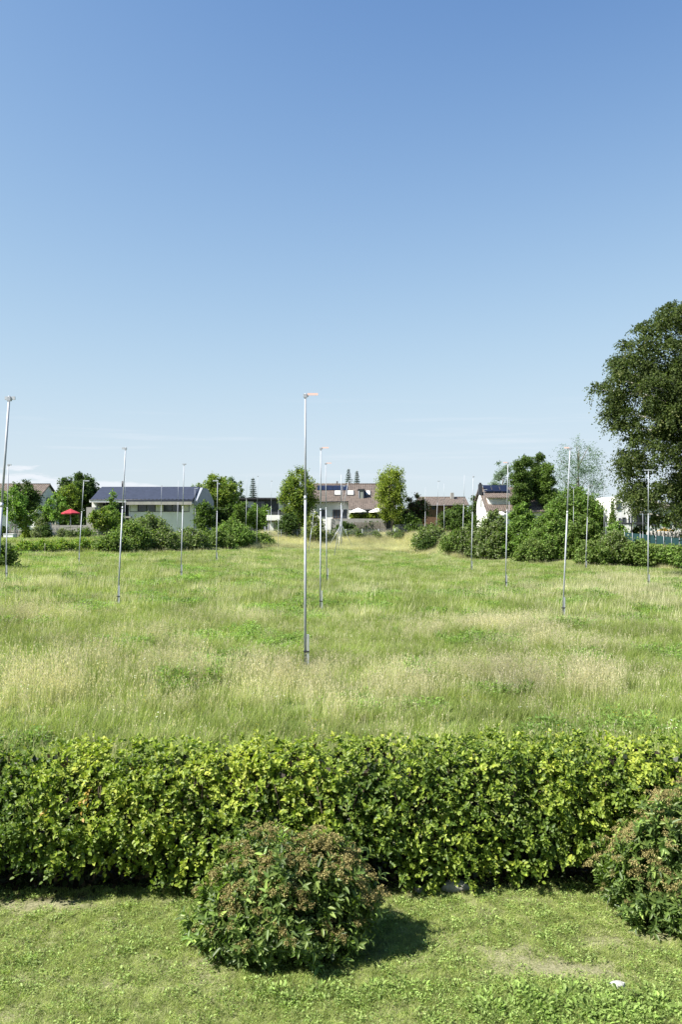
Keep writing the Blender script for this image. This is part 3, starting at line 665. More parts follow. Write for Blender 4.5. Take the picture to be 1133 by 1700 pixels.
# braced pole at the back of the meadow
rt, D, b, t = pole(567, 788, 567, 915, 'silver pole with three slanting struts at the back of the meadow', None, r=.055, stake=False)
for ex, ey in ((-2.1, .4), (1.9, .3), (-.5, -2.2)):
    k = b.lerp(t, .36); MB().tube([k, (b.x + ex, b.y + ey, gz(b.x + ex, b.y + ey) - .05)], .03, 6).build('strut', M_alu, rt)
pole(579, 798, 554, 938, 'strongly slanting silver pole crossing the braced pole, with arm to the right', 'R', arm_px=10, D=92, r=.04, stake=False)
pole(521, 852, 512, 902, 'short slanting pole at the back, with a small arm', 'T', D=103, arm_px=6, r=.035, stake=False)
for ut, vt, ub, D, arm, apx, lab in [
    (428, 790, 426, 104, 'T', 3, 'thin silver pole right of the dark flat roofed house'), (451, 798, 449, 112, 'T', 3, 'thin silver pole in front of the white garage canopy'),
    (463, 806, 462, 108, None, 0, 'thin plain pole between garage canopy and the yellow green yew'), (446, 847, 444, 112, 'L', 4, 'short thin pole at the garage with arm to the left'),
    (410, 790, 408, 116, None, 0, 'thin plain pole left of the spruce'), (296, 798, 294, 108, None, 0, 'thin plain pole before the solar house windows'),
    (323, 810, 325, 112, 'R', 5, 'thin pole with arm to the right before the grey gable'), (268, 806, 266, 112, 'T', 3, 'thin pole before the middle of the blue solar roof'),
    (208, 791, 207, 110, None, 0, 'thin plain pole just behind the leaning left pole'), (569, 806, 568, 112, 'R', 5, 'short thin pole at the braced pole with arm to the right'),
    (707, 809, 706, 106, None, 0, 'thin plain pole in front of the reddish dark shrub'), (729, 798, 724, 112, 'T', 5, 'slightly leaning thin pole left of the low brown roof'),
    (738, 803, 738, 106, None, 0, 'thin plain pole in front of the low brown roof'), (847, 796, 846, 110, 'R', 5, 'thin pole with arm beside the dormer house'),
    (954, 808, 953, 100, 'T', 5, 'thin pole in front of the broad round bush'), (1005, 803, 1004, 100, 'T', 2, 'thin pole left of the narrow thuja'),
    (1008, 848, 1007, 96, 'R', 5, 'short thin pole with arm beside the narrow thuja'), (1032, 851, 1032, 98, None, 0, 'short thin pole left of the flat garden shelter'),
    (1069, 847, 1069, 88, 'L', 4, 'short pole with arm to the left under the great beech'), (805, 812, 804, 110, 'R', 5, 'thin pole with arm in front of the gable house roof')]:
    pole(ut, vt, ub, 0, lab, arm, D=D, r=.025, arm_px=apx, stake=False)
for u, v0, v1 in ((74, 902, 918), (114, 899, 913)):
    D = hit(u, v1 + 3); x = X(u, D); s = MB().tube([(x, D, gz(x, D)), (x + .02, D, Z(v0, D))], .04, 6).build('marker_stake', M_wood)
    tag(s, 'short wooden stake in the left bank, ' + ('nearer the dark round bush' if u < 100 else 'nearer the leaning parasol pole'), 'stake', 'wooden stakes in the left bank')

# ------------------------------------------------------------------ plants: trees and bushes made of leafy sprays
P_DARK = [(.035, .062, .018), (.05, .085, .022), (.065, .10, .028)]
P_MID = [(.068, .11, .024), (.09, .145, .03), (.115, .17, .038)]
P_YEL = [(.17, .21, .032), (.22, .26, .045), (.12, .165, .03)]
P_LIGHT = [(.11, .19, .04), (.14, .23, .05), (.17, .26, .06)]
P_GREY = [(.15, .18, .09), (.19, .21, .12), (.12, .15, .07)]
P_BRAM = [(.085, .14, .032), (.12, .18, .045), (.17, .22, .07), (.09, .12, .035)]
P_RED = [(.065, .035, .035), (.05, .045, .03), (.09, .055, .05)]
P_BEECH = [(.042, .062, .018), (.058, .082, .022), (.032, .05, .016), (.08, .105, .028)]
P_SPR = [(.03, .055, .035), (.04, .07, .045)]
P_BLUE = [(.12, .17, .12), (.15, .20, .14)]
def foliage_geo(ell, n_spray, per, Ls, rad, leaf, cols, up=.2, droop=.0, inner=.25, lo=.45, wr=.42, aspect=1):
    """ell: ellipsoids (cx,cy,cz,rx,ry,rz); sprays start in their outer shell and point out"""
    ell = np.array(ell, float); w = ell[:, 3] * ell[:, 5]; w = w / w.sum()
    k = rng.choice(len(ell), n_spray, p=w); e = ell[k]
    d = rnd(n_spray); d[:, 2] = np.where((d[:, 2] < -.35) & (rng.uniform(0, 1, n_spray) < .6), -d[:, 2], d[:, 2])
    # front half gets more sprays than the far side
    flip = (d[:, 1] > .2) & (rng.uniform(0, 1, n_spray) < .45); d[flip, 1] *= -1
    fr = 1 - (1 - lo) * rng.uniform(0, 1, n_spray) ** 1.7; P = e[:, :3] + d * e[:, 3:] * fr[:, None]
    # drop sprays buried in another ellipsoid
    bur = np.zeros(n_spray, bool)
    for q in ell: bur |= (((P - q[:3]) / q[3:]) ** 2).sum(1) < .28
    P = P[~bur]; d = d[~bur]; n = len(P)
    dr = unit(d + np.array([0, 0, up]) + rnd(n) * .45); Lx = Ls * rng.uniform(.5, 1.3, n); P = P - dr * (Lx * .5)[:, None]
    t = (np.arange(per) + rng.uniform(0, 1, (n, per))) / per
    B = P[:, None] + dr[:, None] * (Lx[:, None] * t)[..., None]; B[..., 2] -= droop * Lx[:, None] * t ** 2
    B = B + rng.normal(0, 1, (n, per, 3)) * (rad * (1.1 - .75 * t))[..., None]
    A = dr[:, None] * .6 + rng.normal(0, .6, (n, per, 3)); A[..., 2] -= droop * .8
    Nn = d[:, None] * .5 + np.array([-.2, -.2, .6]) + rng.normal(0, .55, (n, per, 3))
    m = n * per; c = pick(cols, m, .15) * np.repeat(rng.uniform(.78, 1.25, n), per)[:, None]
    L = leaf * rng.uniform(.6, 1.35, m)
    g1 = leaf_geo(B.reshape(-1, 3), A.reshape(-1, 3), Nn.reshape(-1, 3), L * aspect, L * wr, c, 'quad')
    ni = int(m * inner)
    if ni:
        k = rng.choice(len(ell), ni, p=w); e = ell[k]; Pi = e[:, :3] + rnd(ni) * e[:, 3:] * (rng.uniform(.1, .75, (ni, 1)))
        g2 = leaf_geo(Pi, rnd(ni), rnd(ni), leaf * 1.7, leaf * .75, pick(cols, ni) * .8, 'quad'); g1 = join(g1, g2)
    return g1
def blobs(cx, cy, z0, z1, rx, ry, n, seed, shape='round', br=.45):
    """clump ellipsoids that fill a crown of the given outline"""
    rr = random.Random(seed); out = []; H_ = z1 - z0
    for i in range(n):
        f = (i + .5) / n; a = i * 2.4 + rr.uniform(-.4, .4)
        if shape == 'round': w = math.sqrt(max(1 - (2 * f - 1) ** 2, .05))
        elif shape == 'cone': w = (1 - f) * .95 + .08
        elif shape == 'column': w = .75 + .25 * math.sin(math.pi * f)
        elif shape == 'vase': w = .45 + .6 * f
        elif shape == 'dome': w = math.sqrt(max(1 - f * f, .04))
        b = br * rr.uniform(.8, 1.2) * max(w, .4) if shape != 'cone' else br * max(w, .25)
        k = max(w - b * .8, 0) * rr.uniform(.75, 1.05)
        zr = min(b * (rx + ry) / 2, H_ * .3) * rr.uniform(.85, 1.2)
        z = z0 + zr * .6 + f * (H_ - zr * 1.5)
        out.append((cx + rx * k * math.cos(a), cy + ry * k * math.sin(a), z, rx * b, ry * b, zr))
    return out
def tree(name, label, u0, u1, vt, vb, D, cols, cat='tree', shape='round', nb=12, dens=1., leaf=.2, up=.2, droop=.15, Ls=1.0, br=.42, seed=1, crown_base=None, group=None,
         trunk_r=None, inner=.3, bark=None, base_u=None, ztop=None, ry=None, lo=.45, limbs=4, wr=.42, aspect=1, trunks=1):
    cx = X((u0 + u1) / 2, D); rx = (u1 - u0) / 2 * D / F * 1.07; ry = ry or max(rx * .8, .5); zt = Z(vt, D)
    bx = X(base_u, D) if base_u else cx; z0 = gz(bx, D); zc = Z(vb, D) if vb else z0 + .1
    root = thing(name, (bx, D, z0), label, cat, group)
    el = blobs(cx, D, zc, zt, rx, ry, nb, seed, shape, br)
    area = rx * (zt - zc) * math.pi; ns = int(area * 9 * dens / max(Ls, .3)); per = 14
    geo = foliage_geo(el, max(ns, 60), per, Ls, .16 * Ls + .05, leaf, cols, up, droop, inner, lo, wr, aspect)
    leaf_obj('crown' if cat == 'tree' else 'foliage', geo, M_fol, root, 'stuff')
    tr = trunk_r or max(.07, rx * .06)
    mb = MB(); top = Vector((cx, D, zc + (zt - zc) * .75))
    for q in range(trunks):
        o = Vector((0 if trunks == 1 else (q - (trunks - 1) / 2) * .3, 0, 0)); b = Vector((bx, D, z0 - .1)) + o
        mb.tube([b, b.lerp(top, .35) + Vector((.05, 0, 0)), b.lerp(top, .7) + o * 2, top + o * 3], [tr * 1.25, tr, tr * .6, tr * .2], 7)
    mb.build('trunk', bark or M_bark, root)
    if limbs:
        mb = MB()
        for e in random.Random(seed).sample(el, min(limbs, len(el))):
            s = Vector((cx, D, max(z0 + .4, e[2] - (zt - z0) * .22))); mb.tube([s, s.lerp(Vector(e[:3]), .5) + Vector((0, 0, .1)), Vector(e[:3])], [tr * .5, tr * .32, tr * .12], 5)
        mb.build('limbs', bark or M_bark, root, 'stuff')
    return root
def spruce(label, u0, u1, vt, vb, D, cols=P_SPR, group=None, seed=1):
    cx = X((u0 + u1) / 2, D); rx = (u1 - u0) / 2 * D / F; zt = Z(vt, D); z0 = gz(cx, D); zc = Z(vb, D)
    root = thing('spruce_tree', (cx, D, z0), label, 'tree', group)
    MB().tube([(cx, D, z0 - .1), (cx, D, zt)], [.25, .03], 6).build('trunk', M_bark, root)
    Hh = zt - zc; nt_ = int(Hh * 2.4); P = []; A = []
    for i in range(nt_):
        f = i / nt_; z = zc + Hh * f; w = rx * (1 - f) ** .85 + .08; nb_ = max(6, int(16 * (1 - f) + 5))
        for k in range(nb_):
            a = k * 6.28 / nb_ + i * 1.3 + rng.uniform(-.2, .2); L = w * rng.uniform(.7, 1.15); q = 16; t = rng.uniform(.1, 1, q)
            dv = np.array([math.cos(a), math.sin(a), 0]); p = np.array([cx, D, z]) + dv * (L * t)[:, None]; p[:, 2] -= .22 * L * t; p += rng.normal(0, .07, (q, 3)) ; P.append(p); A.append(np.tile(dv + [0, 0, -.35], (q, 1)) + rng.normal(0, .3, (q, 3)))
    P = np.concatenate(P); A = np.concatenate(A); n = len(P)
    leaf_obj('crown', leaf_geo(P, A, np.array([0, -.3, 1.]) + rnd(n) * .5, rng.uniform(.18, .4, n), .06, pick(cols, n), 'quad'), M_fol, root, 'stuff')

# -- far background: one wooded strip that reads as a mass beyond the village
n = 26; el = []
for i in range(60):
    x = -150 + 300 * i / 59 + rng.uniform(-3, 3); hh = rng.uniform(2.0, 3.8); el.append((x, 260 + rng.uniform(-8, 8), 2 + hh * .8, rng.uniform(5, 8), 4, hh))
fo = leaf_obj('distant_woodland', foliage_geo(el, 5200, 10, 2.2, .5, .8, P_MID + P_DARK, .3, .1, .5), M_fol, None, 'stuff'); tag(fo, 'low distant belt of trees beyond all the houses')
tree('tall_hedge', 'dark evergreen garden hedge between the solar house and the flat roofed house', 330, 420, 838, 880, 138, P_DARK, 'hedge', 'dome', 12, .8, .3, seed=71, ry=1.5, limbs=0)
tree('tall_hedge', 'clipped dark hedge on the terrace in front of the brown roofed centre house', 552, 640, 866, 892, 117.5, P_DARK, 'hedge', 'column', 14, 1.2, .2, seed=72, ry=.9, br=.35, Ls=.5, limbs=0)

# -- left part
tree('broadleaf_tree', 'dark rounded tree in front of the tiled gable house at the left', 12, 66, 796, 868, 118, P_DARK, nb=14, seed=3, dens=1.3, Ls=.9)
tree('young_tree', 'light green young tree tied to stakes at the left edge', -4, 44, 806, 872, 100, P_LIGHT, nb=12, seed=4, dens=.9, base_u=25, trunk_r=.13, bark=M_pale_bark, br=.38)
tree('small_tree', 'yellowish young tree spreading below the staked tree', 24, 56, 846, 882, 101, P_YEL + P_LIGHT, nb=8, seed=5, dens=.8, trunk_r=.06)
tree('young_tree', 'bright green young tree with pale staked trunk left of the red parasol', 76, 112, 818, 868, 108, P_LIGHT, nb=10, seed=6, dens=1.1, trunk_r=.12, bark=M_pale_bark, base_u=90)
tree('broadleaf_tree', 'large dark tree rising behind the red parasol and the solar house', 97, 168, 783, 858, 150, P_DARK, nb=16, seed=7, dens=1.5, Ls=1.3, leaf=.28)
tree('broadleaf_tree', 'pale yellow green tree in front of the large dark one', 92, 140, 800, 862, 132, P_YEL + P_MID, nb=12, seed=8, dens=1.0, leaf=.22)
tree('broadleaf_tree', 'small dark tree between the gable house and the red parasol', 52, 92, 838, 880, 114, P_DARK + P_MID, nb=8, seed=9, dens=1.2)
tree('fruit_tree', 'small fruit tree with white wrapped trunk below the solar house', 148, 184, 842, 882, 103, P_MID + P_YEL, nb=9, seed=10, dens=1.1, trunk_r=.14, bark=M_pale_bark, base_u=162)
tree('young_tree', 'tall light green young tree in front of the left end of the solar house', 168, 206, 815, 884, 106, P_LIGHT + P_MID, shape='cone', nb=12, seed=11, dens=1.2, br=.5, trunk_r=.09)
tree('garden_bush', 'leafy garden bush beneath the tall light green young tree', 178, 214, 850, 893, 104, P_MID, 'bush', 'dome', 8, 1.3, seed=12)
for i, (u0, u1, vt, D, c, lab) in enumerate([
    (33, 54, 877, 100, P_YEL, 'low yellow green bush in the left garden'), (50, 68, 875, 98, P_GREY, 'grey green ornamental grass mound, left of the pair'),
    (66, 86, 872, 98, P_DARK, 'dark green grass mound, right of the pair'), (108, 128, 879, 97, P_GREY + P_DARK, 'round dark grass mound below the parasol terrace'),
    (92, 112, 876, 100, P_GREY, 'loose grey herb clump between the grass mounds'), (126, 156, 876, 99, P_MID, 'low green border plants under the stone wall'),
    (116, 134, 856, 109, P_MID, 'green shrub under the red parasol'), (54, 78, 858, 112, P_GREY, 'silvery bush behind the grass mounds'),
    (-8, 16, 872, 104, P_DARK, 'dark clump at the left edge of the garden')]):
    tree('garden_plant', lab, u0, u1, vt, None, D, c, 'plant', 'dome', 6, 2.0, .13, .6, .05, .6, seed=20 + i, limbs=0, br=.55, trunk_r=.03)
tree('round_bush', 'dark round bush at the left edge of the meadow', -22, 31, 900, 940, hit(10, 945), P_DARK + P_MID, 'bush', 'dome', 9, 2.0, .14, seed=31, Ls=.6, br=.55)
for i, (u0, u1, vt, vb) in enumerate([(24, 62, 898, 920), (54, 92, 897, 918), (84, 128, 896, 916), (120, 160, 894, 912)]):
    tree('bank_plant', ['yellow green herbs on the bank beside the dark round bush', 'leafy green growth on the bank above the nearer stake', 'leafy green growth on the bank between the two stakes', 'bright green herbs on the bank below the fruit tree'][i],
         u0, u1, vt, vb, hit((u0 + u1) / 2, vb - 1), P_LIGHT + P_YEL, 'plant', 'dome', 8, 2.2, .16, .6, .1, .6, seed=40 + i, limbs=0, br=.5)
# left bramble bank
for i, (u0, u1, vt, vb, c, lab) in enumerate([
    (162, 212, 886, 917, P_BRAM, 'low bramble at the left end of the left bramble bank'), (186, 246, 868, 917, P_BRAM, 'mid height bramble left of the tall grey bush'),
    (208, 284, 855, 912, P_GREY + P_MID, 'tall grey green bush in front of the solar house'), (236, 300, 878, 918, P_BRAM + P_GREY, 'bramble in the middle of the left bank'),
    (288, 344, 878, 916, P_BRAM + P_GREY, 'pale topped bramble before the grey gable'), (352, 420, 866, 915, P_LIGHT + P_BRAM, 'light green bush in the right half of the left bramble bank'),
    (326, 384, 880, 916, P_BRAM, 'bramble between the grey gable bush and the light green one'), (400, 456, 886, 914, P_BRAM, 'low bramble tapering out at the right end of the left bank'),
    (376, 412, 878, 915, P_MID, 'small bush tucked behind the light green one')]):
    D = float(bank_start(X((u0 + u1) / 2, 96))) + [2, 3, 5, 2, 2, 3, 2, 1, 5][i]
    tree('bramble_bush', lab, u0 - 5, u1 + 5, vt - 4, vb, D, c, 'bush', 'dome', 20, 2.2, .19, .5, .2, .9, seed=50 + i, limbs=0, br=.37, group='bramble bushes on the left bank')
tree('garden_bush', 'dense upright bush in front of the grey gable of the solar house', 320, 358, 830, 888, 112, P_MID + P_DARK, 'bush', 'round', 12, 1.6, .2, seed=62)
tree('broadleaf_tree', 'big round tree right of the solar house, sunlit at its top', 320, 398, 786, 870, 142, P_MID + P_YEL, nb=18, seed=63, dens=1.5, Ls=1.2, leaf=.26)
tree('broadleaf_tree', 'slim grey green tree behind the big round one', 378, 396, 790, 850, 165, P_BLUE, shape='column', nb=8, seed=64, dens=1.2, up=.8)
tree('broadleaf_tree', 'slim grey green tree next to the spruce', 392, 408, 797, 850, 165, P_BLUE, shape='cone', nb=8, seed=65, dens=1.4, up=.8, br=.5)
spruce('small blue green spruce above the dark flat roofed house', 410, 430, 792, 850, 175)
tree('garden_bush', 'green bush in front of the dark flat roofed house', 408, 450, 836, 882, 126, P_MID + P_LIGHT, 'bush', 'round', 10, 1.4, seed=66)
tree('garden_bush', 'narrow bush before the left end of the dark flat roofed house', 386, 410, 832, 884, 124, P_MID, 'bush', 'column', 9, 1.4, seed=67)
tree('yew_tree', 'dense yellow green yew with ragged outline left of the centre house', 464, 528, 774, 872, 119, P_YEL + P_MID, nb=20, seed=68, dens=1.6, up=.6, Ls=1.3, leaf=.2, br=.4, shape='round', limbs=3)
tree('garden_bush', 'dark bush at the foot of the yellow green yew', 458, 500, 850, 888, 116, P_DARK, 'bush', 'dome', 9, 1.6, seed=69)
tree('weeping_bush', 'pale green weeping bush right of the yew', 504, 540, 848, 892, 113, P_YEL + P_GREY, 'bush', 'dome', 9, 1.7, .17, -.2, .6, seed=70)
for i, (u0, u1, vt) in enumerate([(496, 530, 880), (540, 562, 882), (578, 606, 876), (604, 640, 882), (636, 680, 880), (470, 500, 884), (560, 582, 878)]):
    tree('fence_shrub', ['shrub behind the wire fence below the yew', 'shrub behind the fence left of the braced pole', 'shrub behind the fence right of the braced pole', 'shrub behind the fence under the white parasols', 'shrub behind the fence under the upright hornbeam', 'shrub at the left end of the wire fence', 'shrub behind the braced pole itself'][i],
         u0, u1, vt, 897, 115.5, P_MID + P_GREY, 'bush', 'dome', 7, 1.8, .16, .4, .1, .6, seed=80 + i, limbs=0, group='shrubs along the wire fence')
# centre and right
spruce('taller of the twin spruces behind the centre house', 571, 587, 777, 820, 190, seed=2, group='twin spruces behind the centre house')
spruce('shorter right hand one of the twin spruces behind the centre house', 586, 600, 780, 820, 192, seed=3, group='twin spruces behind the centre house')
tree('hornbeam_tree', 'upright yellow green hornbeam with upswept twigs right of the centre house', 627, 674, 774, 872, 116, P_YEL, shape='column', nb=20, seed=90, dens=2.0, up=1.3, droop=0, Ls=1.3, leaf=.17, br=.48, limbs=3)
tree('broadleaf_tree', 'dark reddish leaved small tree beside the upright hornbeam', 668, 712, 818, 880, 118, P_RED + P_DARK, nb=11, seed=91, dens=1.4)
tree('garden_bush', 'green bush filling the gap under the reddish tree', 660, 704, 850, 888, 116, P_DARK + P_MID, 'bush', 'dome', 9, 1.6, seed=92)
tree('garden_bush', 'broad green bush in front of the low brown roof', 726, 796, 836, 884, 122, P_MID + P_DARK, 'bush', 'dome', 13, 1.5, seed=93)
tree('birch_tree', 'pale loose birch behind the dormer house', 814, 856, 764, 840, 160, P_BLUE, nb=10, seed=94, dens=.9, inner=.1, Ls=1.2, br=.36)
tree('garden_bush', 'dark bush left of the gable house', 782, 796, 822, 880, 128, P_DARK, 'bush', 'column', 7, 1.4, seed=95)
tree('poplar_tree', 'dense dark green tree with three peaks, left peak', 848, 882, 756, 870, 118, P_MID + P_DARK, shape='column', nb=14, seed=96, dens=2.6, up=.9, br=.55)
tree('poplar_tree', 'tallest middle peak of the dense dark green trees', 868, 906, 751, 870, 121, P_MID + P_DARK, shape='column', nb=14, seed=97, dens=2.6, up=.9, br=.55)
tree('poplar_tree', 'lower right peak of the dense dark green trees', 896, 924, 766, 870, 118, P_MID, shape='column', nb=12, seed=98, dens=2.6, up=.9, br=.55)
tree('locust_tree', 'airy feathery blue green tree showing the sky between its sprays', 914, 1008, 727, 850, 126, [(.08, .13, .085), (.11, .165, .10)], shape='round', nb=34, seed=99, dens=1.1, up=.15, inner=0, Ls=1.9, leaf=.16, br=.30, lo=.3, limbs=16, bark=M_bark, trunk_r=.22)
tree('round_bush', 'broad round green tree in front of the feathery one', 900, 1008, 806, 885, 108, P_MID + P_LIGHT[:1], 'bush', 'dome', 28, 1.7, .22, seed=100, Ls=1.1, br=.34)
tree('thuja_tree', 'narrow clipped green thuja beside the white house', 1012, 1024, 830, 880, 99, P_MID, shape='cone', nb=9, seed=101, dens=3, up=1.5, Ls=.6, br=.8, leaf=.14)
# right bramble bank
for i, (u0, u1, vt, vb, dD, c, lab) in enumerate([
    (690, 742, 872, 914, 3, P_GREY + P_BRAM, 'bramble with pale dry flower heads at the left end of the right bank'), (736, 776, 884, 918, 2, P_BRAM, 'low bramble right of the pale flowered one'),
    (758, 806, 872, 926, 3, P_GREY + P_MID, 'grey green bush around the foot of the thin poles'), (792, 850, 850, 932, 3, P_BRAM + P_GREY, 'loose pale bush left of the right bramble mass'),
    (836, 896, 838, 934, 4, P_MID + P_LIGHT, 'tall bright green bush under the dark poplars'), (880, 950, 848, 936, 3, P_BRAM + P_LIGHT, 'bramble bush before the broad round tree'),
    (940, 1002, 858, 936, 3, P_MID + P_BRAM, 'bush with upright shoots behind the short arm pole'), (992, 1048, 884, 936, 2, P_BRAM + P_GREY, 'bramble below the narrow thuja'),
    (1036, 1092, 898, 940, 1, P_BRAM, 'low bramble before the teal netting'), (1082, 1150, 908, 942, 1, P_BRAM + P_LIGHT, 'low bramble at the right edge below the dry bank'),
    (1006, 1044, 868, 920, 7, P_LIGHT, 'light green bush left of the flat garden shelter'), (700, 726, 892, 916, 1, P_DARK, 'dark low bramble in front of the pale flowered one'),
    (860, 910, 896, 938, 0, P_BRAM, 'front bramble spilling into the meadow below the poplars'), (960, 1010, 900, 940, 0, P_BRAM, 'front bramble spilling into the meadow near the right pole')]):
    D = float(bank_start(X((u0 + u1) / 2, 96))) + dD - 1.5
    tree('bramble_bush', lab, u0 - 5, u1 + 5, vt - 4, vb, D, c, 'bush', 'dome', 22, 2.1, .19, .5, .2, .9, seed=110 + i, limbs=0, br=.36, group='bramble bushes on the right bank')

# -- the great copper tinged beech at the right
def great_beech():
    D = 72.0; cx = X(1172, D); z0 = gz(cx, D - 2)
    root = thing('beech_tree', (cx, D, z0), 'huge old beech with drooping bronze green branches filling the right edge', 'tree')
    prof = [(880, 30), (850, 136), (820, 152), (780, 160), (740, 162), (700, 176), (660, 182), (620, 178), (580, 158), (550, 128), (520, 84), (504, 34)]  # row, half width in photo pixels
    el = []; rr = random.Random(5)
    rows = np.array(prof[::-1], float); prof = [(v, float(np.interp(v, rows[:, 0], rows[:, 1]))) for v in np.arange(880, 500, -20)]
    for v, hw in prof:
        R_ = hw * D / F; z = Z(v, D); k = max(3, int(R_ * 1.5))
        for j in range(k):
            if rr.random() < .13: continue
            a = j * 6.283 / k + v * .37; b = rr.uniform(.8, 1.7); q = max(R_ - b * .85, 0) * rr.uniform(.84, 1.08)
            el.append((cx + q * math.cos(a), D + q * math.sin(a) * .85, z + rr.uniform(-.7, .7), b, b, b * rr.uniform(.6, .95)))
        for j in range(k // 2):
            a = rr.uniform(0, 6.28); q = R_ * rr.uniform(0, .6); el.append((cx + q * math.cos(a), D + q * math.sin(a), z, 2., 2., 1.6))
    g1 = foliage_geo(el, 27000, 15, 1.1, .06, .15, P_BEECH, -.05, .75, .16, .4)
    leaf_obj('crown', g1, M_fol, root, 'stuff')
    g2 = foliage_geo(el, 900, 12, 1.9, .10, .16, [(.12, .13, .05), (.10, .11, .04)], -.1, 1.0, 0, .9)
    leaf_obj('hanging_sprays', g2, M_fol, root, 'stuff')
    MB().tube([(cx, D, z0 - .2), (cx, D, z0 + 3), (cx - .2, D, z0 + 9), (cx, D, Z(540, D))], [.75, .6, .45, .08], 12).build('trunk', M_bark, root)
    for e in rr.sample([e for e in el if math.hypot(e[0] - cx, e[1] - D) > 5], 26):
        s = Vector((cx, D, max(z0 + 3, e[2] - 3.0))); t = Vector(e[:3]); m1 = s.lerp(t, .5) + Vector((0, 0, .8))
        MB().tube([s, m1, t], [.2, .13, .04], 6).build('limb', M_pale_bark, root)
great_beech()

# ------------------------------------------------------------------ houses
def window(parent, x0, x1, z0, z1, y, frame=M_frame, glass=M_glass, bars=0, name='window'):
    """window in a wall facing the meadow: frame ring, pane set back"""
    t = .07; f = MB()
    f.box(x0, x1, y - .05, y + .06, z1 - t, z1).box(x0, x1, y - .05, y + .06, z0, z0 + t).box(x0, x0 + t, y - .05, y + .06, z0 + t, z1 - t).box(x1 - t, x1, y - .05, y + .06, z0 + t, z1 - t)
    for b in range(bars):
        xb = x0 + (x1 - x0) * (b + 1) / (bars + 1); f.box(xb - .035, xb + .035, y - .045, y + .05, z0 + t, z1 - t)
    w = f.build(name, frame, parent)
    MB().box(x0 + t, x1 - t, y - .01, y + .02, z0 + t, z1 - t).build('pane', glass, w); return w
def roof_slab(x0, x1, ya, za, yb, zb, th=.18):
    """sloping slab from (ya,za) to (yb,zb)"""
    return MB().prism([(x0, ya, za), (x1, ya, za), (x1, yb, zb), (x0, yb, zb)], (0, 0, th))
GZ = 2.0
def gable_house(root, x0, x1, y0, ym, y1, ze, zr, ze2, wall, roof, over=.4, rake=.35):
    MB().prism([(x0, y0, GZ - .3), (x0, y1, GZ - .3), (x0, y1, ze2), (x0, ym, zr), (x0, y0, ze)], (x1 - x0, 0, 0)).build('walls', wall, root)
    s1 = (zr - ze) / (ym - y0); s2 = (zr - ze2) / (y1 - ym)
    r1 = roof_slab(x0 - rake, x1 + rake, y0 - over, ze - over * s1 + .01, ym, zr + .01).build('front_roof', roof, root)
    r2 = roof_slab(x0 - rake, x1 + rake, y1 + over, ze2 - over * s2 + .01, ym, zr + .012).build('rear_roof', roof, root)
    MB().tube([(x0 - rake, ym, zr + .19), (x1 + rake, ym, zr + .19)], .11, 6).build('ridge', roof, root)
    MB().tube([(x0 - rake, y0 - over - .06, ze - over * s1 + .05), (x1 + rake, y0 - over - .06, ze - over * s1 + .05)], .07, 6).build('gutter', M_frame, root)
    return r1, s1

# house A: tiled gable house at the left edge
ha = thing('gable_house', (-54, 132, GZ), 'white house with brown tiled roof and bright right gable at the left edge', 'house')
xg = -48.6; r1, s1 = gable_house(ha, -64, xg, 127, 132, 137, 7.75, 10.15, 7.75, M_white, M_tile_grey)
wg = MB(); wg.box(xg + .002, xg + .06, 131.0, 132.9, 5.6, 7.6)
wg.prism([(xg + .002, 131.0, 7.603), (xg + .002, 132.9, 7.603), (xg + .002, 132.6, 8.0), (xg + .002, 131.95, 8.2), (xg + .002, 131.3, 8.0)], (.058, 0, 0)); gw = wg.build('window', M_frame, ha)
MB().box(xg + .061, xg + .08, 131.15, 132.75, 5.75, 7.5).build('pane', M_glass, gw)
MB().box(-60, -54.2, 124.6, 128.2, 6.9, 9.1).build('dormer', M_dark, ha)
window(ha, -58, -54.6, 7.2, 8.7, 124.56, bars=1)
window(ha, -53.4, -51.6, 5.6, 7.0, 126.96)

# house B: white house under a full solar roof
hb = thing('solar_house', (-30, 128, GZ), 'long white house with blue black solar roof and side gable tinted grey for shade', 'house')
xl, xr = -37.9, -22.1
MB().prism([(xr - .3, 121.0, GZ - .3), (xr - .3, 137, GZ - .3), (xr - .3, 137, 7.55), (xr - .3, 131, 9.5), (xr - .3, 126, 9.5), (xr - .3, 121.0, 7.35)], (.5, 0, 0)).build('side_wall', M_grey, hb)  # darkened grey puts the shade of this side into the wall colour
xm = X(213, 121)
MB().box(xm, xr - .303, 121.2, 136.8, GZ - .3, 7.25).build('walls', M_white, hb)
MB().box(xl + .3, xm - .003, 124.0, 136.7, GZ - .3, 7.25).build('recessed_walls', M_dark, hb)
MB().box(xl + .1, xl + .8, 120.6, 124.0, GZ - .3, 7.3).build('corner_pillar', M_white, hb)
MB().box(xl + .1, xm + .5, 120.3, 124.5, 4.7, 4.95).build('balcony_slab', M_greyl, hb)
window(hb, xl + 1.2, xm - .8, 4.95, 7.0, 123.94, bars=2)
rf = roof_slab(xl, xr - .31, 120.0, 7.20, 126.0, 9.42, .22).build('front_roof', M_roofslate, hb)
roof_slab(xl, xr - .31, 126.003, 9.42, 131, 9.42, .2).build('flat_roof', M_roofslate, hb)
roof_slab(xl, xr - .31, 137.6, 7.3, 131.003, 9.42, .2).build('rear_roof', M_roofslate, hb)
MB().box(xl, xm, 119.75, 119.99, 7.05, 7.42).build('fascia', M_white, hb)
MB().box(xm + .003, xr - .4, 119.75, 119.99, 6.68, 7.2).build('fascia', M_greyl, hb)
MB().box(xm + .003, xr - .4, 119.99, 121.19, 6.85, 7.0).build('soffit', M_white, hb)
MB().tube([(xl, 119.7, 7.42), (xr - .4, 119.7, 7.42)], .05, 6).build('gutter', M_frame, hb)
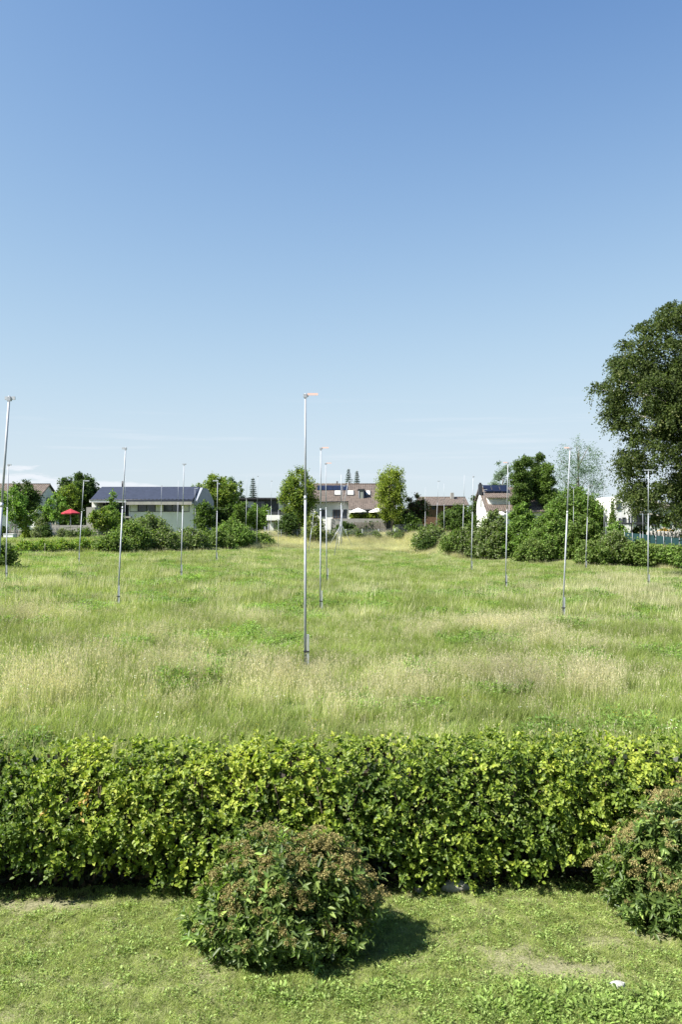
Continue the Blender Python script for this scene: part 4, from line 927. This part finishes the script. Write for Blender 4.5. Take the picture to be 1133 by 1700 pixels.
prow = 5; pcol = 10; sl = (9.42 - 7.20) / 6.0; pm = None
for r_ in range(prow):
    for c_ in range(pcol):
        pw = (xr - xl - 1.3) / pcol; ph = 5.5 / prow; x0 = xl + .5 + c_ * pw; y0 = 120.3 + r_ * ph; z0 = 7.2 + .225 + (y0 - 120) * sl
        if pm is None:
            pm = MB().prism([(0, 0, 0), (pw - .05, 0, 0), (pw - .05, ph - .07, (ph - .07) * sl), (0, ph - .07, (ph - .07) * sl)], (0, 0, .05)).build('solar_panel', M_solar, hb)
            o = pm
        else: o = pm.copy(); COL.objects.link(o)
        o.location = (x0 - hb.location.x, y0 - hb.location.y, z0 - hb.location.z)
for k in range(14):
    if k == 0: pass
mbx = MB()
for k in range(26): xk = xl + .4 + k * .6; mbx.box(xk, xk + .12, 120.10, 120.16, 7.45, 7.58)
mbx.build('snow_guards', M_black, hb, 'stuff')
xw0, xw1 = X(213, 121) + .15, X(314, 121)
for k in range(7):
    a = xw0 + (xw1 - xw0) * k / 7; window(hb, a, a + (xw1 - xw0) / 7 - .02, 5.62, 6.78, 121.15, glass=M_glass if k % 3 else M_blind)
MB().tube([(X(202, 127), 127.5, 9.5), (X(202, 127), 127.5, 10.6)], .16, 8).build('flue', M_black, hb)
MB().box(X(143, 116), X(157, 116), 116, 118.4, GZ - .1, Z(842, 116)).build('side_wall', M_greyl, hb)

# house C: dark flat roofed house
hc = thing('flat_roofed_house', (-15, 153, GZ), 'dark clad flat roofed house between the spruce and the yew', 'house')
x0, x1 = X(397, 150), X(472, 150); zt = Z(829, 150)
MB().box(x0, x1, 150, 160, GZ - .3, zt).build('walls', M_dark, hc)
MB().box(x0 - .8, x1 + .8, 149.2, 160.8, zt + .002, zt + .3).build('roof', M_black, hc)
window(hc, X(409, 150), X(422, 150), Z(843, 150), Z(832, 150), 149.94, glass=M_blind)
window(hc, X(424, 150), X(440, 150), Z(843, 150), Z(832, 150), 149.94, bars=1)
window(hc, X(463, 150), X(471, 150), Z(846, 150), Z(836, 150), 149.94, M_wframe, M_blind)
gr = thing('garage', (X(453, 122), 124, GZ), 'white garage with flat canopy left of the yew', 'garage')
MB().box(X(446, 122), X(464, 122), 122.4, 126, GZ - .2, Z(864, 122)).build('walls', M_greyl, gr)
MB().box(X(443, 122), X(465, 122), 121.6, 126.4, Z(863.9, 122), Z(855, 122)).build('canopy', M_white, gr)
MB().box(X(448, 122), X(454, 122), 122.34, 122.39, GZ, Z(867, 122)).build('door', M_wframe, gr)

# house E: centre house with big brown roof
he = thing('centre_house', (4, 126, GZ), 'house with large brown tiled roof, skylights and solar strip in the centre', 'house')
xl, xr, xm = -5.2, 8.4, X(579, 123)
yr, zr = 130.0, 10.05; sE = .47
def zE(y): return zr - (yr - y) * sE
MB().prism([(xl + .4, 124.6, GZ - .3), (xl + .4, 135.4, GZ - .3), (xl + .4, 135.4, zE(124.6) - .02), (xl + .4, yr, zr - .03), (xl + .4, 124.6, zE(124.6) - .02)], (xr - xl - .8, 0, 0)).build('walls', M_white, he)
roof_slab(xl, xm - .002, 123.9, zE(123.9), yr, zr).build('front_roof', M_tile, he)
roof_slab(xm, xr, 121.2, zE(121.2), yr, zr).build('front_roof', M_tile, he)
roof_slab(xl, xr, 136.1, zE(123.9), yr + .003, zr).build('rear_roof', M_tile, he)
MB().tube([(xl, yr, zr + .2), (xr, yr, zr + .2)], .12, 6).build('ridge', M_tile, he)
MB().tube([(xl, 123.84, zE(123.9) + .05), (xm, 123.84, zE(123.9) + .05)], .07, 6).build('gutter', M_frame, he)
MB().tube([(xm, 121.14, zE(121.2) + .05), (xr, 121.14, zE(121.2) + .05)], .07, 6).build('gutter', M_frame, he)
MB().box(xm + .1, xm + .35, 121.8, 124.59, GZ, zE(121.8) - .02).build('side_wall', M_white, he)
MB().box(xm + .36, xr - .5, 124.3, 124.58, GZ, 6.9).build('terrace_shade_sheet', M_glass, he)  # dark sheet standing in for the shadow on the wall under the eave
for k in range(3):
    a = xm + .36 + k * 2.9; MB().box(a, a + .09, 124.2, 124.29, GZ, 6.9).build('terrace_post', M_black, he)
def on_roof(par, nm, m, ua, ub, va, vb, up=.2, th=.06, D=127, ysl=(yr, zr, sE)):
    """flat piece lying on a roof slope between picture rows"""
    yr_, zr_, s_ = ysl
    def ysolve(v):
        yy = 118.0
        while yy < yr_ and Z(v, yy) < zr_ - (yr_ - yy) * s_ + up: pass_ = 0; yy += .02
        y = 110.0
        best = min((abs(Z(v, q) - (zr_ - (yr_ - q) * s_ + up)), q) for q in np.arange(yr_ - 11, yr_ + .01, .02)); return float(best[1])
    ya, yb = ysolve(vb), ysolve(va); x0, x1 = X(ua, (ya + yb) / 2), X(ub, (ya + yb) / 2)
    za, zb = zr_ - (yr_ - ya) * s_ + up, zr_ - (yr_ - yb) * s_ + up
    return MB().prism([(x0, ya, za), (x1, ya, za), (x1, yb, zb), (x0, yb, zb)], (0, 0, th)).build(nm, m, par), (x0, x1, ya, yb, za, zb)
for k in range(6): on_roof(he, 'solar_panel', M_solar, 527 + k * 8.6, 535 + k * 8.6, 806.3, 814)
for a, b in ((555, 567), (576, 588.5), (607, 616)):
    o, q = on_roof(he, 'skylight', M_frame, a, b, 815.5, 823, .18, .12)
    x0, x1, ya, yb, za, zb = q; i = .14
    MB().prism([(x0 + i, ya + i, za + .13 + i * sE), (x1 - i, ya + i, za + .13 + i * sE), (x1 - i, yb - i, zb + .13 - i * sE), (x0 + i, yb - i, zb + .13 - i * sE)], (0, 0, .03)).build('pane', M_blind, o)
x0, x1 = X(596, 125), X(605, 125); dm = MB().box(x0, x1, 124.8, 129.3, Z(831, 124.8), Z(813, 124.8)).build('dormer', M_grey, he)
MB().box(x0 - .12, x1 + .12, 124.6, 129.5, Z(813, 124.8) + .002, Z(813, 124.8) + .12).build('dormer_roof', M_black, dm)
window(he, x0 + .1, x1 - .1, Z(829.5, 124.8), Z(815, 124.8), 124.74, glass=mat('green_grey_shutter', (.25, .28, .25), (.22, .25, .22)))
window(he, X(553, 124.5), X(565, 124.5), Z(861, 124.5), Z(846, 124.5), 124.54, bars=1, frame=M_brownwood)
window(he, X(566, 124.5), X(577, 124.5), Z(861, 124.5), Z(846, 124.5), 124.54, bars=1)
window(he, X(531, 124.5), X(540, 124.5), Z(858, 124.5), Z(846, 124.5), 124.54)
MB().tube([(X(560, 130), 130.6, 9.9), (X(560, 130), 130.6, 10.75)], .13, 8).build('vent_pipe', M_black, he)
tw = MB().box(X(550, 118.5), X(640, 118.5), 118.5, 118.9, GZ - .2, Z(861, 118.5)).build('terrace_wall', M_greyl); tag(tw, 'pale concrete parapet wall below the terrace of the centre house', 'wall')
for i, (u0, u1, vt) in enumerate([(576, 602, 852), (598, 630, 853)]):
    tree('terrace_plant', ['yellow green plants on the terrace under the left white parasol', 'yellow green plants on the terrace under the right white parasol'][i], u0, u1, vt, 862, 120, P_YEL, 'plant', 'dome', 6, 2.0, .15, .6, .0, .5, seed=140 + i, limbs=0)

def parasol(u0, u1, vt, ve, D, m, label, n=8):
    cx = X((u0 + u1) / 2, D); r = (u1 - u0) / 2 * D / F; zt = Z(vt, D); ze = Z(ve, D); z0 = gz(cx, D)
    root = thing('parasol', (cx, D, z0), label, 'parasol')
    MB().tube([(cx, D, z0), (cx, D, zt)], .04, 8).build('pole', M_alu, root)
    mb = MB(); v = [(cx, D, zt)]
    for k in range(n): a = 2 * math.pi * (k + .5) / n; v.append((cx + r * math.cos(a) , D + r * math.sin(a), ze))
    for k in range(n): a = 2 * math.pi * (k + .5) / n; v.append((cx + r * math.cos(a), D + r * math.sin(a), ze - .16))
    f = [(0, 1 + k, 1 + (k + 1) % n) for k in range(n)] + [(1 + k, 1 + n + k, 1 + n + (k + 1) % n, 1 + (k + 1) % n) for k in range(n)]
    mb.poly(v, f).build('canopy', m, root)
    mb = MB()
    for k in range(n): a = 2 * math.pi * (k + .5) / n; mb.tube([(cx, D, zt - .04), (cx + r * .97 * math.cos(a), D + r * .97 * math.sin(a), ze - .03)], .012, 4)
    mb.build('ribs', M_alu, root, 'stuff')
    MB().tube([(cx, D, z0), (cx, D, z0 + .1)], .3, 12).build('base', M_greyl, root)
    return root
parasol(580, 610, 843, 849, 119.6, M_canvas, 'white parasol on the left of the centre house terrace')
parasol(612, 642, 843, 849, 119.6, M_canvas, 'white parasol on the right of the centre house terrace, half behind the hornbeam')
parasol(102, 132, 844.5, 851.5, 107, M_red, 'red parasol on the left garden terrace')
parasol(822, 842, 848, 853.5, 110, M_canvas, 'small white parasol in front of the dormer house')

# house F: low brown roof
hf_ = thing('low_house', (20, 152, GZ), 'low house with plain brown tiled roof and a small chimney', 'house')
gable_house(hf_, X(700, 148), X(776, 148), 148, 152, 156, Z(838, 148), Z(827, 152), Z(838, 148), M_brownwood, M_tile, .6, .3)
ch = MB().box(X(749, 151), X(754, 151), 150.8, 151.6, 8.0, Z(818, 151)).build('chimney', M_greyl, hf_)
window(hf_, X(717, 148), X(724, 148), Z(846, 148), Z(838.5, 148), 147.94, M_frame)
window(hf_, X(706, 148), X(713, 148), Z(848, 148), Z(839, 148), 147.94, M_wframe)

# house G: gable house with dormer
hg = thing('dormer_house', (25, 124, GZ), 'white gable house with dormer, dark chimney and three solar panels on the ridge', 'house')
xl, xr = 21.75, 32.0; yr2, zr2, s2 = 124.0, 9.2, .53
gable_house(hg, xl, xr, 117.6, yr2, 130.4, zr2 - 6.4 * s2, zr2, zr2 - 6.4 * s2, M_white, M_tile_grey, .5, .35)
xa, xb = X(812, 119), X(850, 119)
dz0, dz1 = Z(842, 119), Z(827, 119)
dm = MB().prism([(xa, 119.0, dz0 - .2), (xa, 123.5, dz0 - .2), (xa, 123.5, dz1 + .9), (xa, 119.0, dz1)], (xb - xa, 0, 0)).build('dormer', M_white, hg)
roof_slab(xa - .3, xb + .3, 118.5, dz1 + .0, 123.9, dz1 + 1.15, .16).build('dormer_roof', M_tile_grey, dm)
window(hg, X(819, 119), X(838, 119), Z(841, 119), Z(829.5, 119), 118.94, M_wframe, M_blind)
MB().box(X(795, 122), X(801, 122), 121.6, 122.3, 8.2, Z(804, 122)).build('chimney', M_dark, hg)
MB().box(X(796.5, 122), X(799.5, 122), 121.75, 122.15, Z(804, 122) + .002, Z(801.5, 122)).build('chimney_cap', M_black, hg)
for k in range(3):
    x0 = X(803.5 + k * 13.6, 122.4); x1 = X(816.4 + k * 13.6, 122.4); MB().prism([(x0, 121.6, Z(816, 121.6)), (x1, 121.6, Z(816, 121.6)), (x1, 123.2, Z(806, 123.2)), (x0, 123.2, Z(806, 123.2))], (0, 0, .06)).build('solar_panel', M_solar, hg)
wg = MB().box(xl - .06, xl - .002, 122.4, 123.5, 6.3, 7.6).build('window', M_wframe, hg); MB().box(xl - .08, xl - .061, 122.5, 123.4, 6.4, 7.5).build('pane', M_glass, wg)

# house I: small dark house corner left of the thuja
hi = thing('brown_house', (X(1002, 118), 120, GZ), 'dark roofed house corner left of the narrow thuja', 'house')
gable_house(hi, X(990, 118), X(1014, 118), 117.5, 120, 122.5, Z(845, 118), Z(836, 120), Z(845, 118), M_brownwood, M_roofslate, .3, .2)
window(hi, X(1003, 118), X(1009, 118), Z(855, 118), Z(848, 118), 117.44, M_wframe, M_blind)

# house H: white house under the beech
hh = thing('white_house', (X(1080, 104), 108, GZ), 'white two storey house half hidden behind the great beech', 'house')
x0, x1 = X(1022, 103), X(1052, 103)
MB().prism([(x0, 103, GZ - .3), (x1, 103, GZ - .3), (x1, 103, Z(834, 103)), (x0 + .5, 103, Z(824, 103)), (x0, 103, Z(825, 103))], (0, 8, 0)).build('gable_wing', M_white, hh)
MB().box(x1 + .003, X(1150, 103), 104.5, 111, GZ - .3, Z(838, 104)).build('walls', M_white, hh)
MB().box(x1 + .3, X(1152, 103), 103.6, 111.4, Z(838, 104) + .002, Z(835, 104)).build('roof', M_roofslate, hh)
MB().box(x1 + .01, X(1068, 103), 103.0, 104.49, Z(853, 103), Z(851, 103)).build('balcony_slab', M_greyl, hh)
rl = MB().box(x1 + .02, X(1068, 103), 102.95, 103.0, Z(843, 103), Z(842, 103))
for k in range(9): a = x1 + .05 + k * .15; rl.box(a, a + .03, 102.95, 102.99, Z(851, 103), Z(843.02, 103))
rl.build('balcony_railing', M_alu, hh)
window(hh, X(1028, 103), X(1032, 103), Z(868, 103), Z(860, 103), 102.94)
window(hh, X(1034, 103), X(1040, 103), Z(868, 103), Z(859, 103), 102.94)
window(hh, X(1024, 103), X(1030, 103), Z(846, 103), Z(832, 103), 102.94)
window(hh, X(1043, 103), X(1053, 103), Z(870, 103), Z(855, 103), 102.94, M_wframe, bars=1)
for a, b in ((1058, 1072), (1082, 1096), (1104, 1114), (1120, 1130)):
    window(hh, X(a, 104.5), X(b, 104.5), Z(874, 104.5), Z(855, 104.5), 104.44, bars=1)
aw = MB().prism([(X(1052, 104), 104.4, Z(852, 104)), (X(1060, 104), 104.4, Z(852, 104)), (X(1060, 103), 103.2, Z(857, 103)), (X(1052, 103), 103.2, Z(857, 103))], (0, 0, .05)).build('awning', mat('ochre_canvas', (.45, .3, .14)), hh)
# garden shelter, palisade, netting
gs = thing('garden_shelter', (X(1063, 95), 96, GZ), 'flat dark roofed open garden shelter under the beech', 'shelter')
MB().box(X(1034, 94), X(1093, 94), 94, 98, Z(870.5, 94), Z(868, 94)).build('roof', M_black, gs)
for u, y in ((1050, 94.3), (1064, 94.3), (1090, 94.3), (1050, 97.6), (1090, 97.6)): a = X(u, y); MB().box(a - .06, a + .06, y - .06, y + .06, gz(a, y) - .1, Z(870.6, 94)).build('post', M_black, gs)
pal = thing('palisade', (X(1110, 89), 89.5, gz(X(1110, 89), 89.5)), 'row of rounded grey concrete palisades at the right edge', 'palisade')
k = 0; u = 1077
while u < 1150:
    D = 90.0; a = X(u, D); zt = Z(881 + (k % 3) * .5, D); zb = Z(897, D)
    MB().tube([(a, D, zb), (a, D, zt - .08), (a, D, zt)], [.19, .19, .13], 10).build('palisade_post', M_greyl, pal); u += 6.2; k += 1
net = thing('netting_fence', (X(1090, 87), 87, gz(X(1090, 87), 87)), 'low teal netting fence in front of the concrete palisades', 'fence')
for i in range(9):
    ua = 1038 + i * 13; D = 88.5; xa, xb = X(ua, D), X(ua + 13, D); za = Z(884 + i * 1.3, D); zb = Z(900 + i * .8, D)
    MB().prism([(xa + .02, D, zb), (xb - .02, D, zb + .0), (xb - .02, D, za - .08), (xa + .02, D, za)], (0, .03, 0)).build('net_panel', M_teal, net)
    MB().tube([(xa, D, zb - .5), (xa, D, za + .08)], .03, 6).build('post', M_galv, net)
n = 500; x = rng.uniform(X(1085, 87), X(1160, 87), n); y = rng.uniform(85, 88.2, n)
scatter('right_bank_grass', np.stack([x, y, g(x, y)], 1), rng.integers(7, 10, n), np.stack([np.zeros(n), np.zeros(n), rng.uniform(0, 6, n)], 1), np.stack([np.ones(n)] * 2 + [rng.uniform(.8, 1.2, n)], 1), fart, 'dry pale grass on the bank below the teal netting')
tree('garden_plant', 'small round green tree behind the palisades', 1100, 1112, 862, 875, 94, P_LIGHT, 'plant', 'round', 5, 2.0, .12, seed=150, limbs=0, Ls=.4, trunk_r=.04)
tree('garden_plant', 'orange flowering plants behind the palisades', 1094, 1116, 877, 884, 92, [(.5, .25, .03), (.12, .18, .04)], 'plant', 'dome', 5, 2.0, .10, seed=151, limbs=0, Ls=.3)
tree('garden_plant', 'dark green shrub beneath the garden shelter', 1050, 1076, 872, 892, 96, P_DARK + P_MID, 'plant', 'dome', 6, 1.8, .14, seed=152, limbs=0, Ls=.5)

# wire fence along the top of the bank
wf = thing('wire_fence', (X(570, 113), 113, GZ), 'long grey wire mesh fence on the bank in front of the centre house', 'fence')
FY = 115.0; u = 440; prev = None
while u < 712:
    a = X(u, FY); z0 = gz(a, FY); MB().tube([(a, FY, z0 - .1), (a, FY, z0 + 1.75)], .04, 6).build('post', M_galv, wf)
    if prev is not None:
        mb = MB()
        for k in range(9): zz = z0 + .08 + k * .2; mb.box(prev + .04, a - .04, FY - .01, FY + .01, zz, zz + .018)
        q = prev + .2
        while q < a: mb.box(q, q + .012, FY + .012, FY + .024, z0 + .05, z0 + 1.7); q += .2
        mb.build('mesh_panel', M_galv, wf)
    prev = a; u += 27
bf = thing('board_fence', (X(602, 118), 117, GZ), 'weathered board fence below the terrace of the centre house', 'fence')
u = 588; 
while u < 642:
    a = X(u, 116.8); MB().box(a, a + .26, 116.8, 116.84, GZ, Z(867 + rng.uniform(-.4, .4), 116.8)).build('board', M_wood, bf); u += 3.6
MB().box(X(588, 116.9), X(642, 116.9), 116.85, 116.92, 3.2, 3.3).build('rail', M_wood, bf)

# terrace walls, low walls and furniture in the left garden
def dry_wall(label, ua, ub, D, vt, rows, rowh=.3, bl=.75):
    x0, x1 = X(ua, D), X(ub, D); zt = Z(vt, D); w = thing('stone_wall', ((x0 + x1) / 2, D, gz((x0 + x1) / 2, D)), label, 'wall')
    for r_ in range(rows):
        x = x0 - rng.uniform(0, .4)
        while x < x1:
            L = bl * rng.uniform(.7, 1.4); MB().box(x, x + L - .03, D + rng.uniform(0, .05), D + .45, zt - (r_ + 1) * rowh + .02, zt - r_ * rowh).build('stone_block', M_stone if rng.uniform() < .5 else M_greyl, w); x += L
dry_wall('pale stone block wall under the red parasol terrace', 90, 178, 104, 872, 3)
dry_wall('lower stone block wall left of the parasol terrace', 78, 92, 101, 877, 3)
dry_wall('low grey stone wall at the left edge of the garden', -5, 30, 106, 880, 3)
for (u, w_, v0, v1, D, lab) in [(13, 16, 887, 892, 98, 'white garden box at the left edge of the garden'), (302, 10, 880, 887, 100, 'small white box on the left bramble bank')]:
    b = MB().box(X(u - w_ / 2, D), X(u + w_ / 2, D), D, D + 1.2, Z(v1, D), Z(v0, D)); b.box(X(u - w_ / 2, D) - .04, X(u + w_ / 2, D) + .04, D - .04, D + 1.24, Z(v0, D) + .002, Z(v0, D) + .06)
    tag(b.build('garden_box', M_plastic), lab, 'box')
for (u, D, lab) in [(21, 99.5, 'pair of stakes holding the young tree at the left edge'), (90, 107.5, 'pair of stakes holding the young tree left of the red parasol')]:
    w_ = thing('tree_stakes', (X(u, D), D, gz(X(u, D), D)), lab, 'stake')
    for q in (-.3, .5): a = X(u, D) + q; MB().tube([(a, D, gz(a, D) - .1), (a, D, gz(a, D) + 2.0)], .05, 6).build('stake', M_wood, w_)
    MB().box(X(u, D) - .3, X(u, D) + .5, D - .05, D - .01, gz(X(u, D), D) + 1.7, gz(X(u, D), D) + 1.8).build('crossbar', M_wood, w_)
